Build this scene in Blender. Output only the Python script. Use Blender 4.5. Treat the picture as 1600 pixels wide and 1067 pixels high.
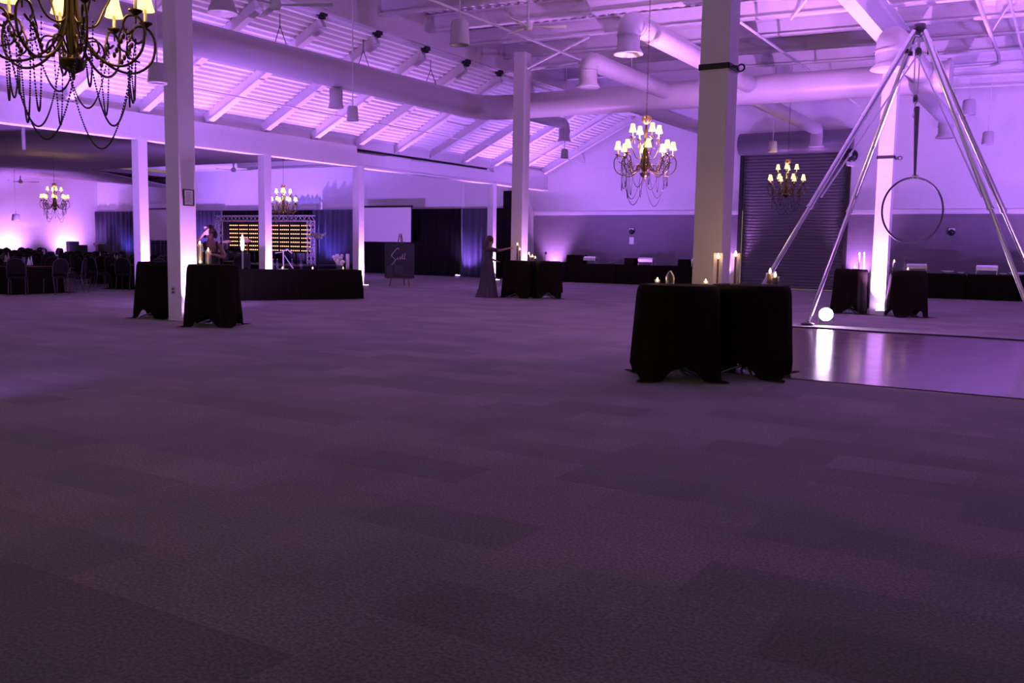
import bpy, math, random
from mathutils import Vector, Matrix
for o in list(bpy.data.objects): bpy.data.objects.remove(o)
S = bpy.context.scene; COL = S.collection
PI = math.pi; rnd = random.Random(7)

# ------------------------------------------------------------ camera, world, exposure
FPX, CAMH, YH = 1430.0, 1.48, 385.0
TH = math.atan((533.5-YH)/FPX); RO = .0172
YAW = math.atan(877*math.cos(TH)/FPX)
FW = Vector((-math.sin(YAW)*math.cos(TH), math.cos(YAW)*math.cos(TH), -math.sin(TH)))
RT0 = Vector((math.cos(YAW), math.sin(YAW), 0)); UP0 = RT0.cross(FW)
RT = RT0*math.cos(RO)+UP0*math.sin(RO); UP = -RT0*math.sin(RO)+UP0*math.cos(RO)
CP = Vector((0, 0, CAMH))
cd = bpy.data.cameras.new('camera'); cam = bpy.data.objects.new('camera', cd); COL.objects.link(cam)
cam.matrix_world = Matrix(((RT.x, UP.x, -FW.x, 0), (RT.y, UP.y, -FW.y, 0), (RT.z, UP.z, -FW.z, CAMH), (0, 0, 0, 1)))
cd.sensor_width = 36; cd.lens = FPX/1600*36; cd.clip_end = 200
S.camera = cam
def at(x, y, D):                     # the point seen at a pixel at depth D
    d = FW*FPX+RT*(x-800)+UP*(533.5-y); return CP+d*(D/d.dot(FW))
def onY(x, y, Y):
    d = FW*FPX+RT*(x-800)+UP*(533.5-y); return CP+d*(Y/d.y)
def onX(x, y, X):
    d = FW*FPX+RT*(x-800)+UP*(533.5-y); return CP+d*(X/d.x)
S.view_settings.view_transform = 'Standard'; S.view_settings.look = 'None'
S.view_settings.gamma = 1; S.view_settings.use_curve_mapping = False
S.view_settings.exposure = 0.0
S.cycles.use_denoising = True; S.cycles.max_bounces = 6; S.cycles.diffuse_bounces = 4
S.cycles.sample_clamp_indirect = 4; S.cycles.caustics_reflective = False; S.cycles.caustics_refractive = False
w = bpy.data.worlds.new('world'); S.world = w; w.use_nodes = True
bg = w.node_tree.nodes['Background']; bg.inputs[0].default_value = (.76, .56, .40, 1); bg.inputs[1].default_value = .60

PURPLE = (.42, .17, 1.0); PINK = (.66, .25, 1.0); BLUE = (.16, .11, 1.0); WARM = (1, .62, .25)
KS = 6.8
def spot(p, target, energy, size=75, color=PURPLE, blend=.8, radius=.06):
    l = bpy.data.lights.new('spot', 'SPOT'); l.energy = energy*KS; l.color = color
    l.spot_size = math.radians(size); l.spot_blend = blend; l.shadow_soft_size = radius
    o = bpy.data.objects.new('spot_light', l); COL.objects.link(o); o.location = p
    o.rotation_euler = (Vector(target)-Vector(p)).to_track_quat('-Z', 'Y').to_euler(); return o
def point(p, energy, color=WARM, radius=.08):
    l = bpy.data.lights.new('point', 'POINT'); l.energy = energy; l.color = color; l.shadow_soft_size = radius
    o = bpy.data.objects.new('point_light', l); COL.objects.link(o); o.location = p; return o

# ------------------------------------------------------------ materials
def mat(name, col, rough=.6, metal=0, emit=None, es=0, noise=0, nscale=8, bump=0, bscale=60, alpha=None, trans=0, spec=.5, sheen=0):
    m = bpy.data.materials.new(name); m.use_nodes = True; nt = m.node_tree; b = nt.nodes['Principled BSDF']
    b.inputs['Base Color'].default_value = (*col, 1); b.inputs['Roughness'].default_value = rough
    b.inputs['Metallic'].default_value = metal; b.inputs['Specular IOR Level'].default_value = spec
    if trans: b.inputs['Transmission Weight'].default_value = trans
    if sheen: b.inputs['Sheen Weight'].default_value = sheen
    if alpha is not None: b.inputs['Alpha'].default_value = alpha
    if emit: b.inputs['Emission Color'].default_value = (*emit, 1); b.inputs['Emission Strength'].default_value = es
    tc = nt.nodes.new('ShaderNodeTexCoord')
    n = nt.nodes.new('ShaderNodeTexNoise'); n.inputs['Scale'].default_value = nscale; n.inputs['Detail'].default_value = 4
    nt.links.new(tc.outputs['Object'], n.inputs['Vector'])
    mx = nt.nodes.new('ShaderNodeMixRGB'); mx.inputs[1].default_value = (*[c*(1-(noise or .03)) for c in col], 1)
    mx.inputs[2].default_value = (*[min(1, c*(1+(noise or .03))) for c in col], 1)
    nt.links.new(n.outputs[0], mx.inputs[0]); nt.links.new(mx.outputs[0], b.inputs['Base Color'])
    if bump:
        n2 = nt.nodes.new('ShaderNodeTexNoise'); n2.inputs['Scale'].default_value = bscale
        nt.links.new(tc.outputs['Object'], n2.inputs['Vector'])
        bp = nt.nodes.new('ShaderNodeBump'); bp.inputs['Strength'].default_value = bump; bp.inputs['Distance'].default_value = .01
        nt.links.new(n2.outputs[0], bp.inputs['Height']); nt.links.new(bp.outputs[0], b.inputs['Normal'])
    return m
M = dict(
    white=mat('white_paint', (.72, .70, .72), .55, noise=.05, bump=.15),
    roof=mat('white_roof_paint', (.78, .76, .78), .6, noise=.06),
    beam=mat('white_beam_paint', (.68, .65, .68), .5, noise=.06),
    duct=mat('duct_paint', (.48, .45, .48), .4, noise=.05),
    darkceil=mat('grey_ceiling', (.30, .25, .28), .8, noise=.2, nscale=.6),
    grey=mat('grey_block_paint', (.17, .16, .19), .7, noise=.06, bump=.2),
    door=mat('grey_door', (.12, .115, .13), .45, noise=.08),
    blackmetal=mat('black_metal', (.02, .02, .022), .4, metal=.3),
    black=mat('black_cloth', (.010, .009, .0045), .95, noise=.3, nscale=20, bump=.3, bscale=300, spec=.06),
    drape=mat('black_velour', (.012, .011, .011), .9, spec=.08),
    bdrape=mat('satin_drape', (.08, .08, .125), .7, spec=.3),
    chrome=mat('brushed_aluminium', (.75, .76, .8), .25, metal=1),
    dullmetal=mat('dull_metal', (.45, .45, .48), .4, metal=.8),
    bronze=mat('antique_gold', (.10, .07, .032), .36, metal=.85, noise=.4, nscale=40),
    gold=mat('bright_gold', (.75, .52, .18), .3, metal=.9, emit=(1, .6, .15), es=.0),
    bead=mat('dark_bead', (.03, .022, .04), .2),
    shade=mat('lamp_shade', (.5, .42, .2), .7, emit=(1, .73, .27), es=2.0),
    ivory=mat('ivory_candle', (.75, .68, .5), .5),
    flame=mat('candle_flame', (1, .8, .4), .5, emit=(1, .66, .25), es=30),
    wax=mat('dark_candle_wax', (.05, .015, .012), .4),
    glass=mat('clear_glass', (.7, .65, .85), .08, alpha=.10, spec=1),
    lens=mat('uplight_lens', (1, 1, 1), .2, emit=(.8, .5, 1), es=60),
    parlens=mat('floor_lamp_lens', (1, 1, 1), .2, emit=(.85, .6, 1), es=170),
    led=mat('amber_lamp', (1, .6, .3), .4, emit=(1, .42, .18), es=4.2),
    screen=mat('screen_fabric', (.8, .8, .8), .8),
    paper=mat('white_paper', (.85, .85, .85), .6),
    wood=mat('easel_wood', (.16, .09, .04), .5, noise=.2),
    seat=mat('chair_vinyl', (.010, .009, .008), .8, spec=.15),
    cframe=mat('chair_frame', (.06, .056, .05), .5, metal=.3),
    skin=mat('skin', (.26, .14, .10), .5), hair=mat('dark_hair', (.03, .017, .012), .5, noise=.4, nscale=50),
    brownhair=mat('brown_hair', (.05, .028, .02), .5, noise=.4, nscale=50),
    bdress=mat('black_dress', (.012, .01, .012), .7), pdress=mat('patterned_dress', (.05, .036, .042), .7, noise=.9, nscale=22),
    phone=mat('phone_case', (.7, .4, .75), .3, emit=(.6, .3, .8), es=0),
    white2=mat('white_fabric', (.8, .78, .8), .8), plastic=mat('white_plastic', (.7, .68, .7), .4),
    silver=mat('silver_dish', (.8, .8, .82), .22, metal=.7), strap=mat('black_strap', (.01, .01, .01), .6),
    sign=mat('chalk_sign_black', (.02, .021, .025), .6), chalk=mat('white_lettering', (.55, .5, .5), .6),
    flower=mat('white_flowers', (.8, .76, .72), .8, noise=.2, nscale=60), green=mat('dark_leaves', (.03, .06, .03), .6),
    brown=mat('brown_box', (.2, .11, .06), .6), cable=mat('black_cable', (.01, .01, .012), .6),
)
def carpet():
    m = bpy.data.materials.new('carpet_tiles'); m.use_nodes = True; nt = m.node_tree; N = nt.nodes; L = nt.links
    b = N['Principled BSDF']; b.inputs['Roughness'].default_value = .95; b.inputs['Specular IOR Level'].default_value = .15
    b.inputs['Sheen Weight'].default_value = .25
    tc = N.new('ShaderNodeTexCoord'); mp = N.new('ShaderNodeMapping'); mp.inputs['Rotation'].default_value[2] = .0
    L.new(tc.outputs['Object'], mp.inputs[0])
    br = N.new('ShaderNodeTexBrick'); br.offset = .5; br.inputs['Scale'].default_value = 1
    br.inputs['Brick Width'].default_value = .92; br.inputs['Row Height'].default_value = .46; br.inputs['Mortar Size'].default_value = .0
    br.inputs['Color1'].default_value = (.080, .072, .074, 1); br.inputs['Color2'].default_value = (.145, .124, .128, 1); br.inputs['Bias'].default_value = 0
    L.new(mp.outputs[0], br.inputs[0])
    n1 = N.new('ShaderNodeTexNoise'); n1.inputs['Scale'].default_value = .9; n1.inputs['Detail'].default_value = 3; L.new(tc.outputs['Object'], n1.inputs[0])
    n2 = N.new('ShaderNodeTexNoise'); n2.inputs['Scale'].default_value = 62; n2.inputs['Detail'].default_value = 5; L.new(tc.outputs['Object'], n2.inputs[0])
    r1 = N.new('ShaderNodeMapRange'); r1.inputs[1].default_value = .3; r1.inputs[2].default_value = .7; r1.inputs[3].default_value = .72; r1.inputs[4].default_value = 1.25; L.new(n1.outputs[0], r1.inputs[0])
    r2 = N.new('ShaderNodeMapRange'); r2.inputs[1].default_value = .35; r2.inputs[2].default_value = .65; r2.inputs[3].default_value = .55; r2.inputs[4].default_value = 1.45; L.new(n2.outputs[0], r2.inputs[0])
    mu = N.new('ShaderNodeMath'); mu.operation = 'MULTIPLY'; L.new(r1.outputs[0], mu.inputs[0]); L.new(r2.outputs[0], mu.inputs[1])
    vm = N.new('ShaderNodeVectorMath'); vm.operation = 'SCALE'; L.new(br.outputs[0], vm.inputs[0]); L.new(mu.outputs[0], vm.inputs['Scale'])
    L.new(vm.outputs[0], b.inputs['Base Color'])
    bp = N.new('ShaderNodeBump'); bp.inputs['Strength'].default_value = .3; bp.inputs['Distance'].default_value = .004; L.new(n2.outputs[0], bp.inputs['Height']); L.new(bp.outputs[0], b.inputs['Normal'])
    return m
def woodfloor():
    m = bpy.data.materials.new('polished_wood_floor'); m.use_nodes = True; nt = m.node_tree; N = nt.nodes; L = nt.links
    b = N['Principled BSDF']; tc = N.new('ShaderNodeTexCoord')
    br = N.new('ShaderNodeTexBrick'); br.offset = .37; br.inputs['Scale'].default_value = 1; br.inputs['Brick Width'].default_value = 1.2
    br.inputs['Row Height'].default_value = .09; br.inputs['Mortar Size'].default_value = .0
    br.inputs['Color1'].default_value = (.14, .10, .095, 1); br.inputs['Color2'].default_value = (.11, .082, .078, 1); br.inputs['Mortar'].default_value = (.08, .05, .04, 1)
    L.new(tc.outputs['Object'], br.inputs[0]); L.new(br.outputs[0], b.inputs['Base Color'])
    n = N.new('ShaderNodeTexNoise'); n.inputs['Scale'].default_value = 3; n.inputs['Detail'].default_value = 6; L.new(tc.outputs['Object'], n.inputs[0])
    r = N.new('ShaderNodeMapRange'); r.inputs[3].default_value = .12; r.inputs[4].default_value = .24; L.new(n.outputs[0], r.inputs[0]); L.new(r.outputs[0], b.inputs['Roughness'])
    bp = N.new('ShaderNodeBump'); bp.inputs['Strength'].default_value = .12; bp.inputs['Distance'].default_value = .01; L.new(n.outputs[0], bp.inputs['Height']); L.new(bp.outputs[0], b.inputs['Normal'])
    return m
def blockwall():
    m = bpy.data.materials.new('grey_block_wall'); m.use_nodes = True; nt = m.node_tree; N = nt.nodes; L = nt.links
    b = N['Principled BSDF']; b.inputs['Roughness'].default_value = .7; tc = N.new('ShaderNodeTexCoord')
    mp = N.new('ShaderNodeMapping'); mp.inputs['Rotation'].default_value[0] = PI/2; L.new(tc.outputs['Object'], mp.inputs[0])
    br = N.new('ShaderNodeTexBrick'); br.inputs['Scale'].default_value = 1; br.inputs['Brick Width'].default_value = .4; br.inputs['Row Height'].default_value = .2
    br.inputs['Mortar Size'].default_value = .006; br.inputs['Color1'].default_value = (.19, .17, .20, 1); br.inputs['Color2'].default_value = (.17, .155, .18, 1); br.inputs['Mortar'].default_value = (.15, .135, .16, 1)
    L.new(mp.outputs[0], br.inputs[0]); L.new(br.outputs[0], b.inputs['Base Color']); return m
M['carpet'] = carpet(); M['woodfloor'] = woodfloor(); M['block'] = blockwall()

# ------------------------------------------------------------ mesh building
class MB:
    def __init__(s): s.v = []; s.f = []; s.sm = []
    def add(s, vs, fs, smooth=False):
        k = len(s.v); s.v += [tuple(v) for v in vs]; s.f += [[i+k for i in f] for f in fs]; s.sm += [smooth]*len(fs); return s
    def box(s, lo, hi, rz=0, c=None):
        x0, y0, z0 = lo; x1, y1, z1 = hi
        vs = [Vector(p) for p in ((x0,y0,z0),(x1,y0,z0),(x1,y1,z0),(x0,y1,z0),(x0,y0,z1),(x1,y0,z1),(x1,y1,z1),(x0,y1,z1))]
        if rz:
            c = Vector(c) if c else Vector(((x0+x1)/2, (y0+y1)/2, 0)); R = Matrix.Rotation(rz, 3, 'Z'); vs = [c+R@(v-c) for v in vs]
        return s.add(vs, [(0,3,2,1),(4,5,6,7),(0,1,5,4),(1,2,6,5),(2,3,7,6),(3,0,4,7)])
    def bar(s, a, b, wd, ht, up=(0, 0, 1)):           # rectangular bar from a to b
        a = Vector(a); b = Vector(b); d = (b-a).normalized(); u = Vector(up); r = d.cross(u).normalized(); u = r.cross(d)
        vs = [p+r*(i*wd/2)+u*(j*ht/2) for p in (a, b) for i, j in ((-1,-1),(1,-1),(1,1),(-1,1))]
        return s.add(vs, [(0,1,2,3),(7,6,5,4),(0,4,5,1),(1,5,6,2),(2,6,7,3),(3,7,4,0)])
    def tube(s, pts, r, n=10, closed=False, cap=True):
        pts = [Vector(p) for p in pts]; R = r if isinstance(r, (list, tuple)) else [r]*len(pts); k = len(pts)
        vs = []; fs = []; pu = None
        for i, p in enumerate(pts):
            if closed: d = pts[(i+1) % k]-pts[i-1]
            else: d = pts[min(i+1, k-1)]-pts[max(i-1, 0)]
            d = d.normalized() if d.length > 1e-9 else Vector((0, 0, 1))
            if pu is None: pu = Vector((0, 0, 1)) if abs(d.z) < .9 else Vector((1, 0, 0))
            a = d.cross(pu).normalized(); u = a.cross(d).normalized(); pu = u
            vs += [p+(a*math.cos(2*PI*j/n)+u*math.sin(2*PI*j/n))*R[i] for j in range(n)]
        for i in range(k if closed else k-1):
            q = (i+1) % k
            for j in range(n): fs.append((i*n+j, i*n+(j+1) % n, q*n+(j+1) % n, q*n+j))
        s.add(vs, fs, True)
        if cap and not closed: s.add(vs[:n], [tuple(range(n))][:1]); s.add(vs[-n:], [tuple(reversed(range(n)))])
        return s
    def lathe(s, prof, c=(0, 0, 0), n=24, smooth=True, axis=None):   # prof: (r, z)
        c = Vector(c); vs = []
        Q = Vector((0, 0, 1)).rotation_difference(Vector(axis)) if axis else None
        for r, z in prof:
            for j in range(n):
                v = Vector((r*math.cos(2*PI*j/n), r*math.sin(2*PI*j/n), z))
                vs.append(c+((Q@v) if Q else v))
        fs = [(i*n+j, i*n+(j+1) % n, (i+1)*n+(j+1) % n, (i+1)*n+j) for i in range(len(prof)-1) for j in range(n)]
        return s.add(vs, fs, smooth)
    def ball(s, c, r, n=8, m=6, sc=(1, 1, 1)):
        c = Vector(c); vs = [c+Vector((0, 0, r*sc[2]))]; fs = []
        for i in range(1, m):
            t = PI*i/m
            vs += [c+Vector((r*sc[0]*math.sin(t)*math.cos(2*PI*j/n), r*sc[1]*math.sin(t)*math.sin(2*PI*j/n), r*sc[2]*math.cos(t))) for j in range(n)]
        vs.append(c-Vector((0, 0, r*sc[2])))
        for j in range(n): fs.append((0, 1+j, 1+(j+1) % n))
        for i in range(m-2):
            for j in range(n): fs.append((1+i*n+j, 1+(i+1)*n+j, 1+(i+1)*n+(j+1) % n, 1+i*n+(j+1) % n))
        e = len(vs)-1; b = 1+(m-2)*n
        for j in range(n): fs.append((e, b+(j+1) % n, b+j))
        return s.add(vs, fs, True)
    def prism(s, poly, axis_vec):                     # poly: 3D loop, extruded along axis_vec
        a = Vector(axis_vec); p = [Vector(q) for q in poly]; k = len(p)
        return s.add(p+[q+a for q in p], [tuple(reversed(range(k))), tuple(range(k, 2*k))]+[(i, (i+1) % k, (i+1) % k+k, i+k) for i in range(k)])
    def make(s, name, m, parent=None, bevel=0):
        me = bpy.data.meshes.new(name); me.from_pydata([tuple(v) for v in s.v], [], s.f); me.update()
        me.polygons.foreach_set('use_smooth', s.sm)
        me.materials.append(M[m] if isinstance(m, str) else m)
        o = bpy.data.objects.new(name, me); COL.objects.link(o)
        if parent: o.parent = parent
        if bevel:
            b = o.modifiers.new('bevel', 'BEVEL'); b.width = bevel; b.segments = 2; b.limit_method = 'ANGLE'
        return o
def tag(o, label, cat, group=None, kind=None):
    o['label'] = label; o['category'] = cat
    if group: o['group'] = group
    if kind: o['kind'] = kind
    return o
def thing(name, label, cat, loc=(0, 0, 0), rz=0, group=None):
    o = bpy.data.objects.new(name, None); COL.objects.link(o); o.location = loc; o.rotation_euler = (0, 0, rz); o.empty_display_size = .1
    return tag(o, label, cat, group)
def struct(o): o['kind'] = 'structure'; return o
def dup(root, loc=None, rz=None, label=None, group=None):
    def cp(o, par):
        c = o.copy(); COL.objects.link(c)
        if par: c.parent = par
        for ch in list(o.children): cp(ch, c)
        return c
    r = cp(root, None)
    if loc is not None: r.location = loc
    if rz is not None: r.rotation_euler = (0, 0, rz)
    if label: r['label'] = label
    if group: r['group'] = group
    return r
def smooth_path(pts, n=6):
    P = [Vector(p) for p in pts]; P = [P[0]*2-P[1]]+P+[P[-1]*2-P[-2]]; out = []
    for i in range(1, len(P)-2):
        for k in range(n):
            t = k/n; a, b, c, d = P[i-1:i+3]
            out.append(.5*((2*b)+(c-a)*t+(2*a-5*b+4*c-d)*t*t+(3*b-a-3*c+d)*t**3))
    out.append(P[-2]); return out

YW = 36.2                                             # back wall
XH = -20.4                                            # eave header between hall and banquet room
RIDGE = -16.2
XL = -53.0
# ------------------------------------------------------------ shell
struct(MB().box((-58, -8, -.3), (12, YW+.3, 0)).make('floor', 'carpet'))
struct(MB().box((RIDGE-4.8, YW, 3.05), (9, YW+.3, 8.3)).box((XL, YW, 0), (RIDGE-4.8, YW+.3, 8.3)).make('wall_back', 'white'))
struct(MB().box((RIDGE-4.8, YW-.02, 0), (-11.55, YW+.28, 2.9)).box((-7.35, YW-.02, 0), (9, YW+.28, 2.9)).make('wall_back_lower', 'block'))
struct(MB().box((RIDGE-4.8, YW-.08, 2.9), (-11.55, YW, 3.06)).box((-7.35, YW-.08, 2.9), (9, YW, 3.06)).make('trim_1', 'white'))
struct(MB().box((XL-.3, -8, 0), (XL, YW+.3, 6)).make('wall_left', 'white'))
struct(MB().box((9, -8, 0), (9.3, YW+.3, 8.3)).make('wall_right', 'white'))
# carpet meets a polished dance floor slab
tag(MB().box((-4.55, 10.72, -.01), (8.9, 18.0, .012)).make('dance_floor', 'woodfloor'), 'polished wooden dance floor reflecting the floor lights under the tall metal rig', 'dance floor')
# main roof: corrugated deck, ribs along Y, sloping gently to +X
def zr(x): return -.02*(x-RIDGE)
def corrugated(x0, x1, z0, z1, ya, yb, pitch, along='x', depth=.06):
    """deck sheet; ribs run along Y, profile steps along X"""
    mb = MB(); n = int((x1-x0)/pitch); vs = []; fs = []
    for i in range(n+1):
        for q, dz in ((0, 0), (.30, 0), (.42, depth), (.88, depth)):
            x = min(x1, x0+(i+q)*pitch); z = z0+(z1-z0)*(x-x0)/(x1-x0)+dz
            vs += [(x, ya, z), (x, yb, z)]
    for i in range(len(vs)//2-1): fs.append((2*i, 2*i+2, 2*i+3, 2*i+1))
    return mb.add(vs, fs)
struct(corrugated(RIDGE, 9, 7.95, 7.95+zr(9), -8, YW, .3).make('ceiling_main', 'roof'))
k = 0
for i in range(-6, 12):                               # steel joists along X
    y = 13.23+2.06*i
    if y > YW-.3: break
    k += 1
    m = MB()
    for (za, h, wd) in ((7.50, .05, .2), (7.90, .04, .2), (7.7, .40, .03)):
        m.bar((RIDGE, y, za), (9, y, za+zr(9)), wd, h)
    struct(m.make('trim_joist', 'beam'))
# lean roof over the columns: eave at XH, top at the ridge girder
SL = (7.02-4.96)/(RIDGE-XH)
XE = XH-1.2
struct(corrugated(XH-.25, RIDGE+.1, 4.96-.25*SL, 7.02+.1*SL, -6, YW, .16, depth=.055).make('ceiling_sloped', 'roof'))
for i in range(-6, 12):
    y = 13.23+2.06*i
    if y > YW-.2: break
    m = MB(); a = Vector((XH-.1, y, 4.78)); b = Vector((RIDGE, y, 4.78+SL*(RIDGE-XH+.1)))
    m.bar(a, b, .13, .26); m.bar(a-Vector((0, 0, .14)), b-Vector((0, 0, .14)), .2, .03)
    struct(m.make('trim_rafter', 'beam'))
# bridging line across the rafters + sprinkler pipe
struct(MB().tube([(-18.5, -6, 5.16), (-18.5, YW, 5.16)], .022, 8).make('trim_roof_pipe', 'beam'))
# ridge girder
struct(MB().box((RIDGE-.1, -6, 7.12), (RIDGE+.12, YW, 8.0)).box((RIDGE-.2, -6, 7.08), (RIDGE+.22, YW, 7.14)).make('trim_ridge_girder', 'beam'))
# girder over the near column line
struct(MB().box((-4.37, -6, 6.45), (-4.05, 27, 6.49)).box((-4.23, -6, 6.49), (-4.19, 27, 7.4)).box((-4.37, -6, 7.22), (-4.05, 27, 7.26)).make('trim_girder', 'beam'))
struct(MB().tube([(-12.6, -6, 6.9), (-12.6, YW, 6.9)], .035, 8).make('trim_pipe', 'beam'))
struct(MB().tube([(-7.2, -6, 6.9), (-7.2, YW, 6.9)], .035, 8).make('trim_pipe', 'beam'))
struct(MB().tube([(-2.15, -6, 6.9), (-2.15, 28.8, 6.9), (-2.15, 29.1, 6.75), (-2.4, 29.1, 6.7), (-5.2, 29.1, 6.7)], .05, 8).make('trim_pipe', 'beam'))
struct(MB().tube([(-1.5, -6, 6.9), (-1.5, YW, 6.6)], .03, 8).tube([(-1.5, 24, 7.4), (-2.15, 26, 6.9)], .02, 6).make('trim_pipe', 'beam'))
# header along the eave
m = MB().box((XH-.15, -6, 4.06), (XH+.12, 23.3, 4.66)).box((XH-.22, -6, 4.0), (XH+.14, 23.3, 4.08))
struct(m.make('trim_header', 'white'))
m = MB().box((XH-.2, 23.3, 4.02), (XH+.05, YW, 4.46)).box((XH-.26, 23.3, 3.98), (XH+.1, YW, 4.04))
struct(m.make('trim_header_far', 'white'))
struct(MB().box((XH-.3, 23.6, 4.56), (XH-.2, 31.6, 4.7)).make('trim_header_gap', 'blackmetal'))
struct(MB().box((XH-.2, -6, 4.62), (XH-.1, YW, 5.02)).make('trim_eave_infill', 'beam'))
struct(MB().box((XH-.15, 31.75, 4.46), (XH+.05, YW, 4.8)).make('trim_gable_infill', 'beam'))
# banquet-room ceiling
struct(MB().box((XL, -8, 5.1), (XH-.2, 30, 5.3)).box((XL, 30, 5.1), (-44.5, YW, 5.3)).make('ceiling_banquet', 'darkceil'))
struct(MB().box((-44.5, 30, 5.45), (XH-.2, YW, 5.6)).box((-44.5, 29.9, 5.1), (XH-.2, 30, 5.6)).make('ceiling_stage', 'roof'))
struct(MB().prism([(XL, 30, 5.1), (-44.5, 30, 5.1), (-44.5, YW, 4.45), (XL, YW, 5.06)], (0, 0, .05)).make('ceiling_drop', 'darkceil'))
struct(MB().box((-34.5, 31, 5.0), (-24, 31.7, 5.45)).box((-36, 33, 5.1), (-21, 33.3, 5.45)).make('trim_stage_duct', 'beam'))

struct(MB().box((-16.9, 32.5, 7.0), (-15.2, YW, 7.9)).make('trim_beam_box', 'beam'))
struct(MB().tube([(-23.7, 14.1, 3.78), (-23.7, 14.1, 5.1)], .05, 8).make('trim_ceiling_post', 'beam'))
for (a_, b_) in (((-14.17, 23.55, 6.6), (-14.17, 27.0, 7.45)), ((-14.17, 23.55, 6.6), (-12.0, 23.55, 7.35)), ((-3.96, 23.42, 6.3), (-3.96, 26.5, 7.2)), ((-1.5, 20, 6.9), (-2.15, 24, 7.4)), ((-5.2, 21.5, 7.5), (-6.4, 23.5, 7.2))):
    struct(MB().tube([a_, b_], .04, 8).make('trim_brace', 'beam'))
# ------------------------------------------------------------ columns
CW = .37
def column(x, y, h, label, w=CW, group='tall white square columns'):
    t = thing('column', label, 'column', (x, y, 0), 0, group)
    MB().box((-w/2, -w/2, 0), (w/2, w/2, h)).make('shaft', 'white', t, .008)
    return t
cA = column(-14.17, 11.385, 7.1, 'tall white column carrying the small framed notice, standing between the two left tables')
cB = column(-3.97, 11.385, 6.45, 'widest white column, behind the big foreground tables, with a black strap high up')
cC = column(-3.96, 23.42, 6.45, 'white column glowing brightest at its foot, behind the triangular metal rig', .345)
cD = column(-14.17, 23.55, 7.1, 'white column in the middle of the hall beside the woman in the long dress')
for (y, lb) in ((15.15, 'slim white header column just left of the tall column with the framed notice'), (19.37, 'slim white header column in front of the amber lamp wall'),
                (23.5, 'slim white header column at the right end of the long black bar'), (31.7, 'farthest slim white header column, behind the woman in the long dress'),
                (11.0, 'slim white header column beyond the left edge')):
    if y == 11.0: continue
    column(XH, y, 4.05, lb, .27, 'slim columns under the eave header')
MB().box((-.01, -.2, .34), (.0, -.19, .35)).make('base', 'white', cA) if False else None

# ------------------------------------------------------------ ducts
def elbow(p0, p1, p2, r, n=8):
    """path with a rounded corner at p1"""
    p0, p1, p2 = map(Vector, (p0, p1, p2)); a = (p0-p1).normalized(); b = (p2-p1).normalized()
    s = p1+a*r; e = p1+b*r; out = [p0]
    for i in range(n+1):
        t = i/n; out.append(s.lerp(p1, t).lerp(p1.lerp(e, t), t))
    return out+[Vector(p2)]
DUCT = t = thing('main_duct', 'long round white air duct with branches that bends above the middle column', 'duct', (0, 0, 0))
path = elbow((-16.5, -4, 5.8), (-16.5, 25.0, 5.84), (-2.9, 25.0, 5.78), 1.0, 10)
MB().tube(path, [.33 if i == 0 else .38 for i in range(len(path))], 28).make('duct_body', 'duct', t)
MB().tube([(-2.94, 25, 5.78), (-2.86, 25, 5.78)], .44, 28).make('end_cap', 'duct', t)
MB().lathe([(.0, .5), (.17, .48), (.17, .15), (.2, 0)], (-16.5, 18.14, 4.95), 20).make('outlet', 'duct', t)
for y in range(-2, 25, 3): MB().tube([(-16.5, y+.2, 6.6), (-16.7, y+.2, 6.16)], .01, 5).tube([(-16.5, y+.2, 6.6), (-16.3, y+.2, 6.16)], .01, 5).tube([(-16.5, y+.2, 6.58), (-16.5, y+.2, 6.9)], .01, 5).make('hanger', 'cable', t)
def branch(x, y0, y1, r, z=5.9, drop=.3):             # branch pipe as a part of the main duct, its bell outlet a sub-part
    o = MB().tube(elbow((x, y0, z), (x, y1, z), (x, y1, z-drop), r*1.15, 6), r, 22, cap=False).make('branch_pipe', 'duct', DUCT)
    MB().lathe([(r*.97, .02), (r*1.0, -.22), (r*1.3, -.32), (r*1.28, -.34), (r*.9, -.24), (r*.9, 0)], (x, y1, z-drop), 24).lathe([(r*1.06, 0), (r*1.06, -.03)], (x, y1, z-drop+.05), 24).make('outlet', 'duct', o)
for a_ in ((-7.75, 25, 16.9, .225), (-10.15, 25, 19.9, .22), (-3.55, 25, 20.7, .30), (-8.3, 25, 34.6, .22), (-12.0, 25, 33.5, .23), (-16.0, 25.4, 29.6, .20), (-3.9, 25, 33.5, .24)): branch(*a_)
t = tag(MB().lathe([(.16, 1.4), (.17, .25), (.26, .02), (.25, 0), (.15, .2), (.15, .3)], at(348, 22, 16), 24).make('duct_outlet', 'duct'), 'bell-shaped air outlet cut by the top edge right of the left column', 'air outlet')
# pendant cylinder lamps
def pendant(p, r, h, label, rod=1.2):
    rod = (7.92-p.z-h) if p.x > RIDGE else (5.1-p.z-h) if p.x < XH else (5.0+SL*(p.x-XH)-p.z-h)
    t = thing('pendant_lamp', label, 'pendant lamp', p, 0, 'white pendant lamps hung from the roof')
    MB().lathe([(0, h), (r*.75, h), (r*.85, h*.93), (r, .03), (r*.97, 0), (r*.9, .02), (r*.85, .12), (0, .13)], (0, 0, 0), 24).make('lamp_shade', 'duct', t)
    MB().tube([(0, 0, h), (0, 0, h+rod)], .012, 6).make('rod', 'beam', t)
pendant(at(718, 71, 18.5), .205, .48, 'largest white pendant lamp, left of the ceiling fan', 1.6)
pendant(at(985, 162, 27), .21, .46, 'white pendant lamp directly above the main chandelier', 1.3)
pendant(at(551, 189, 23), .15, .36, 'small white pendant lamp below the long duct near the second header column', 1)
pendant(at(882, 247, 31), .13, .30, 'smallest white pendant lamp, right of the middle column above the wall', 1)
pendant(at(1543, 226, 30), .19, .42, 'white pendant lamp on a long cord near the right edge', 1.6)
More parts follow.
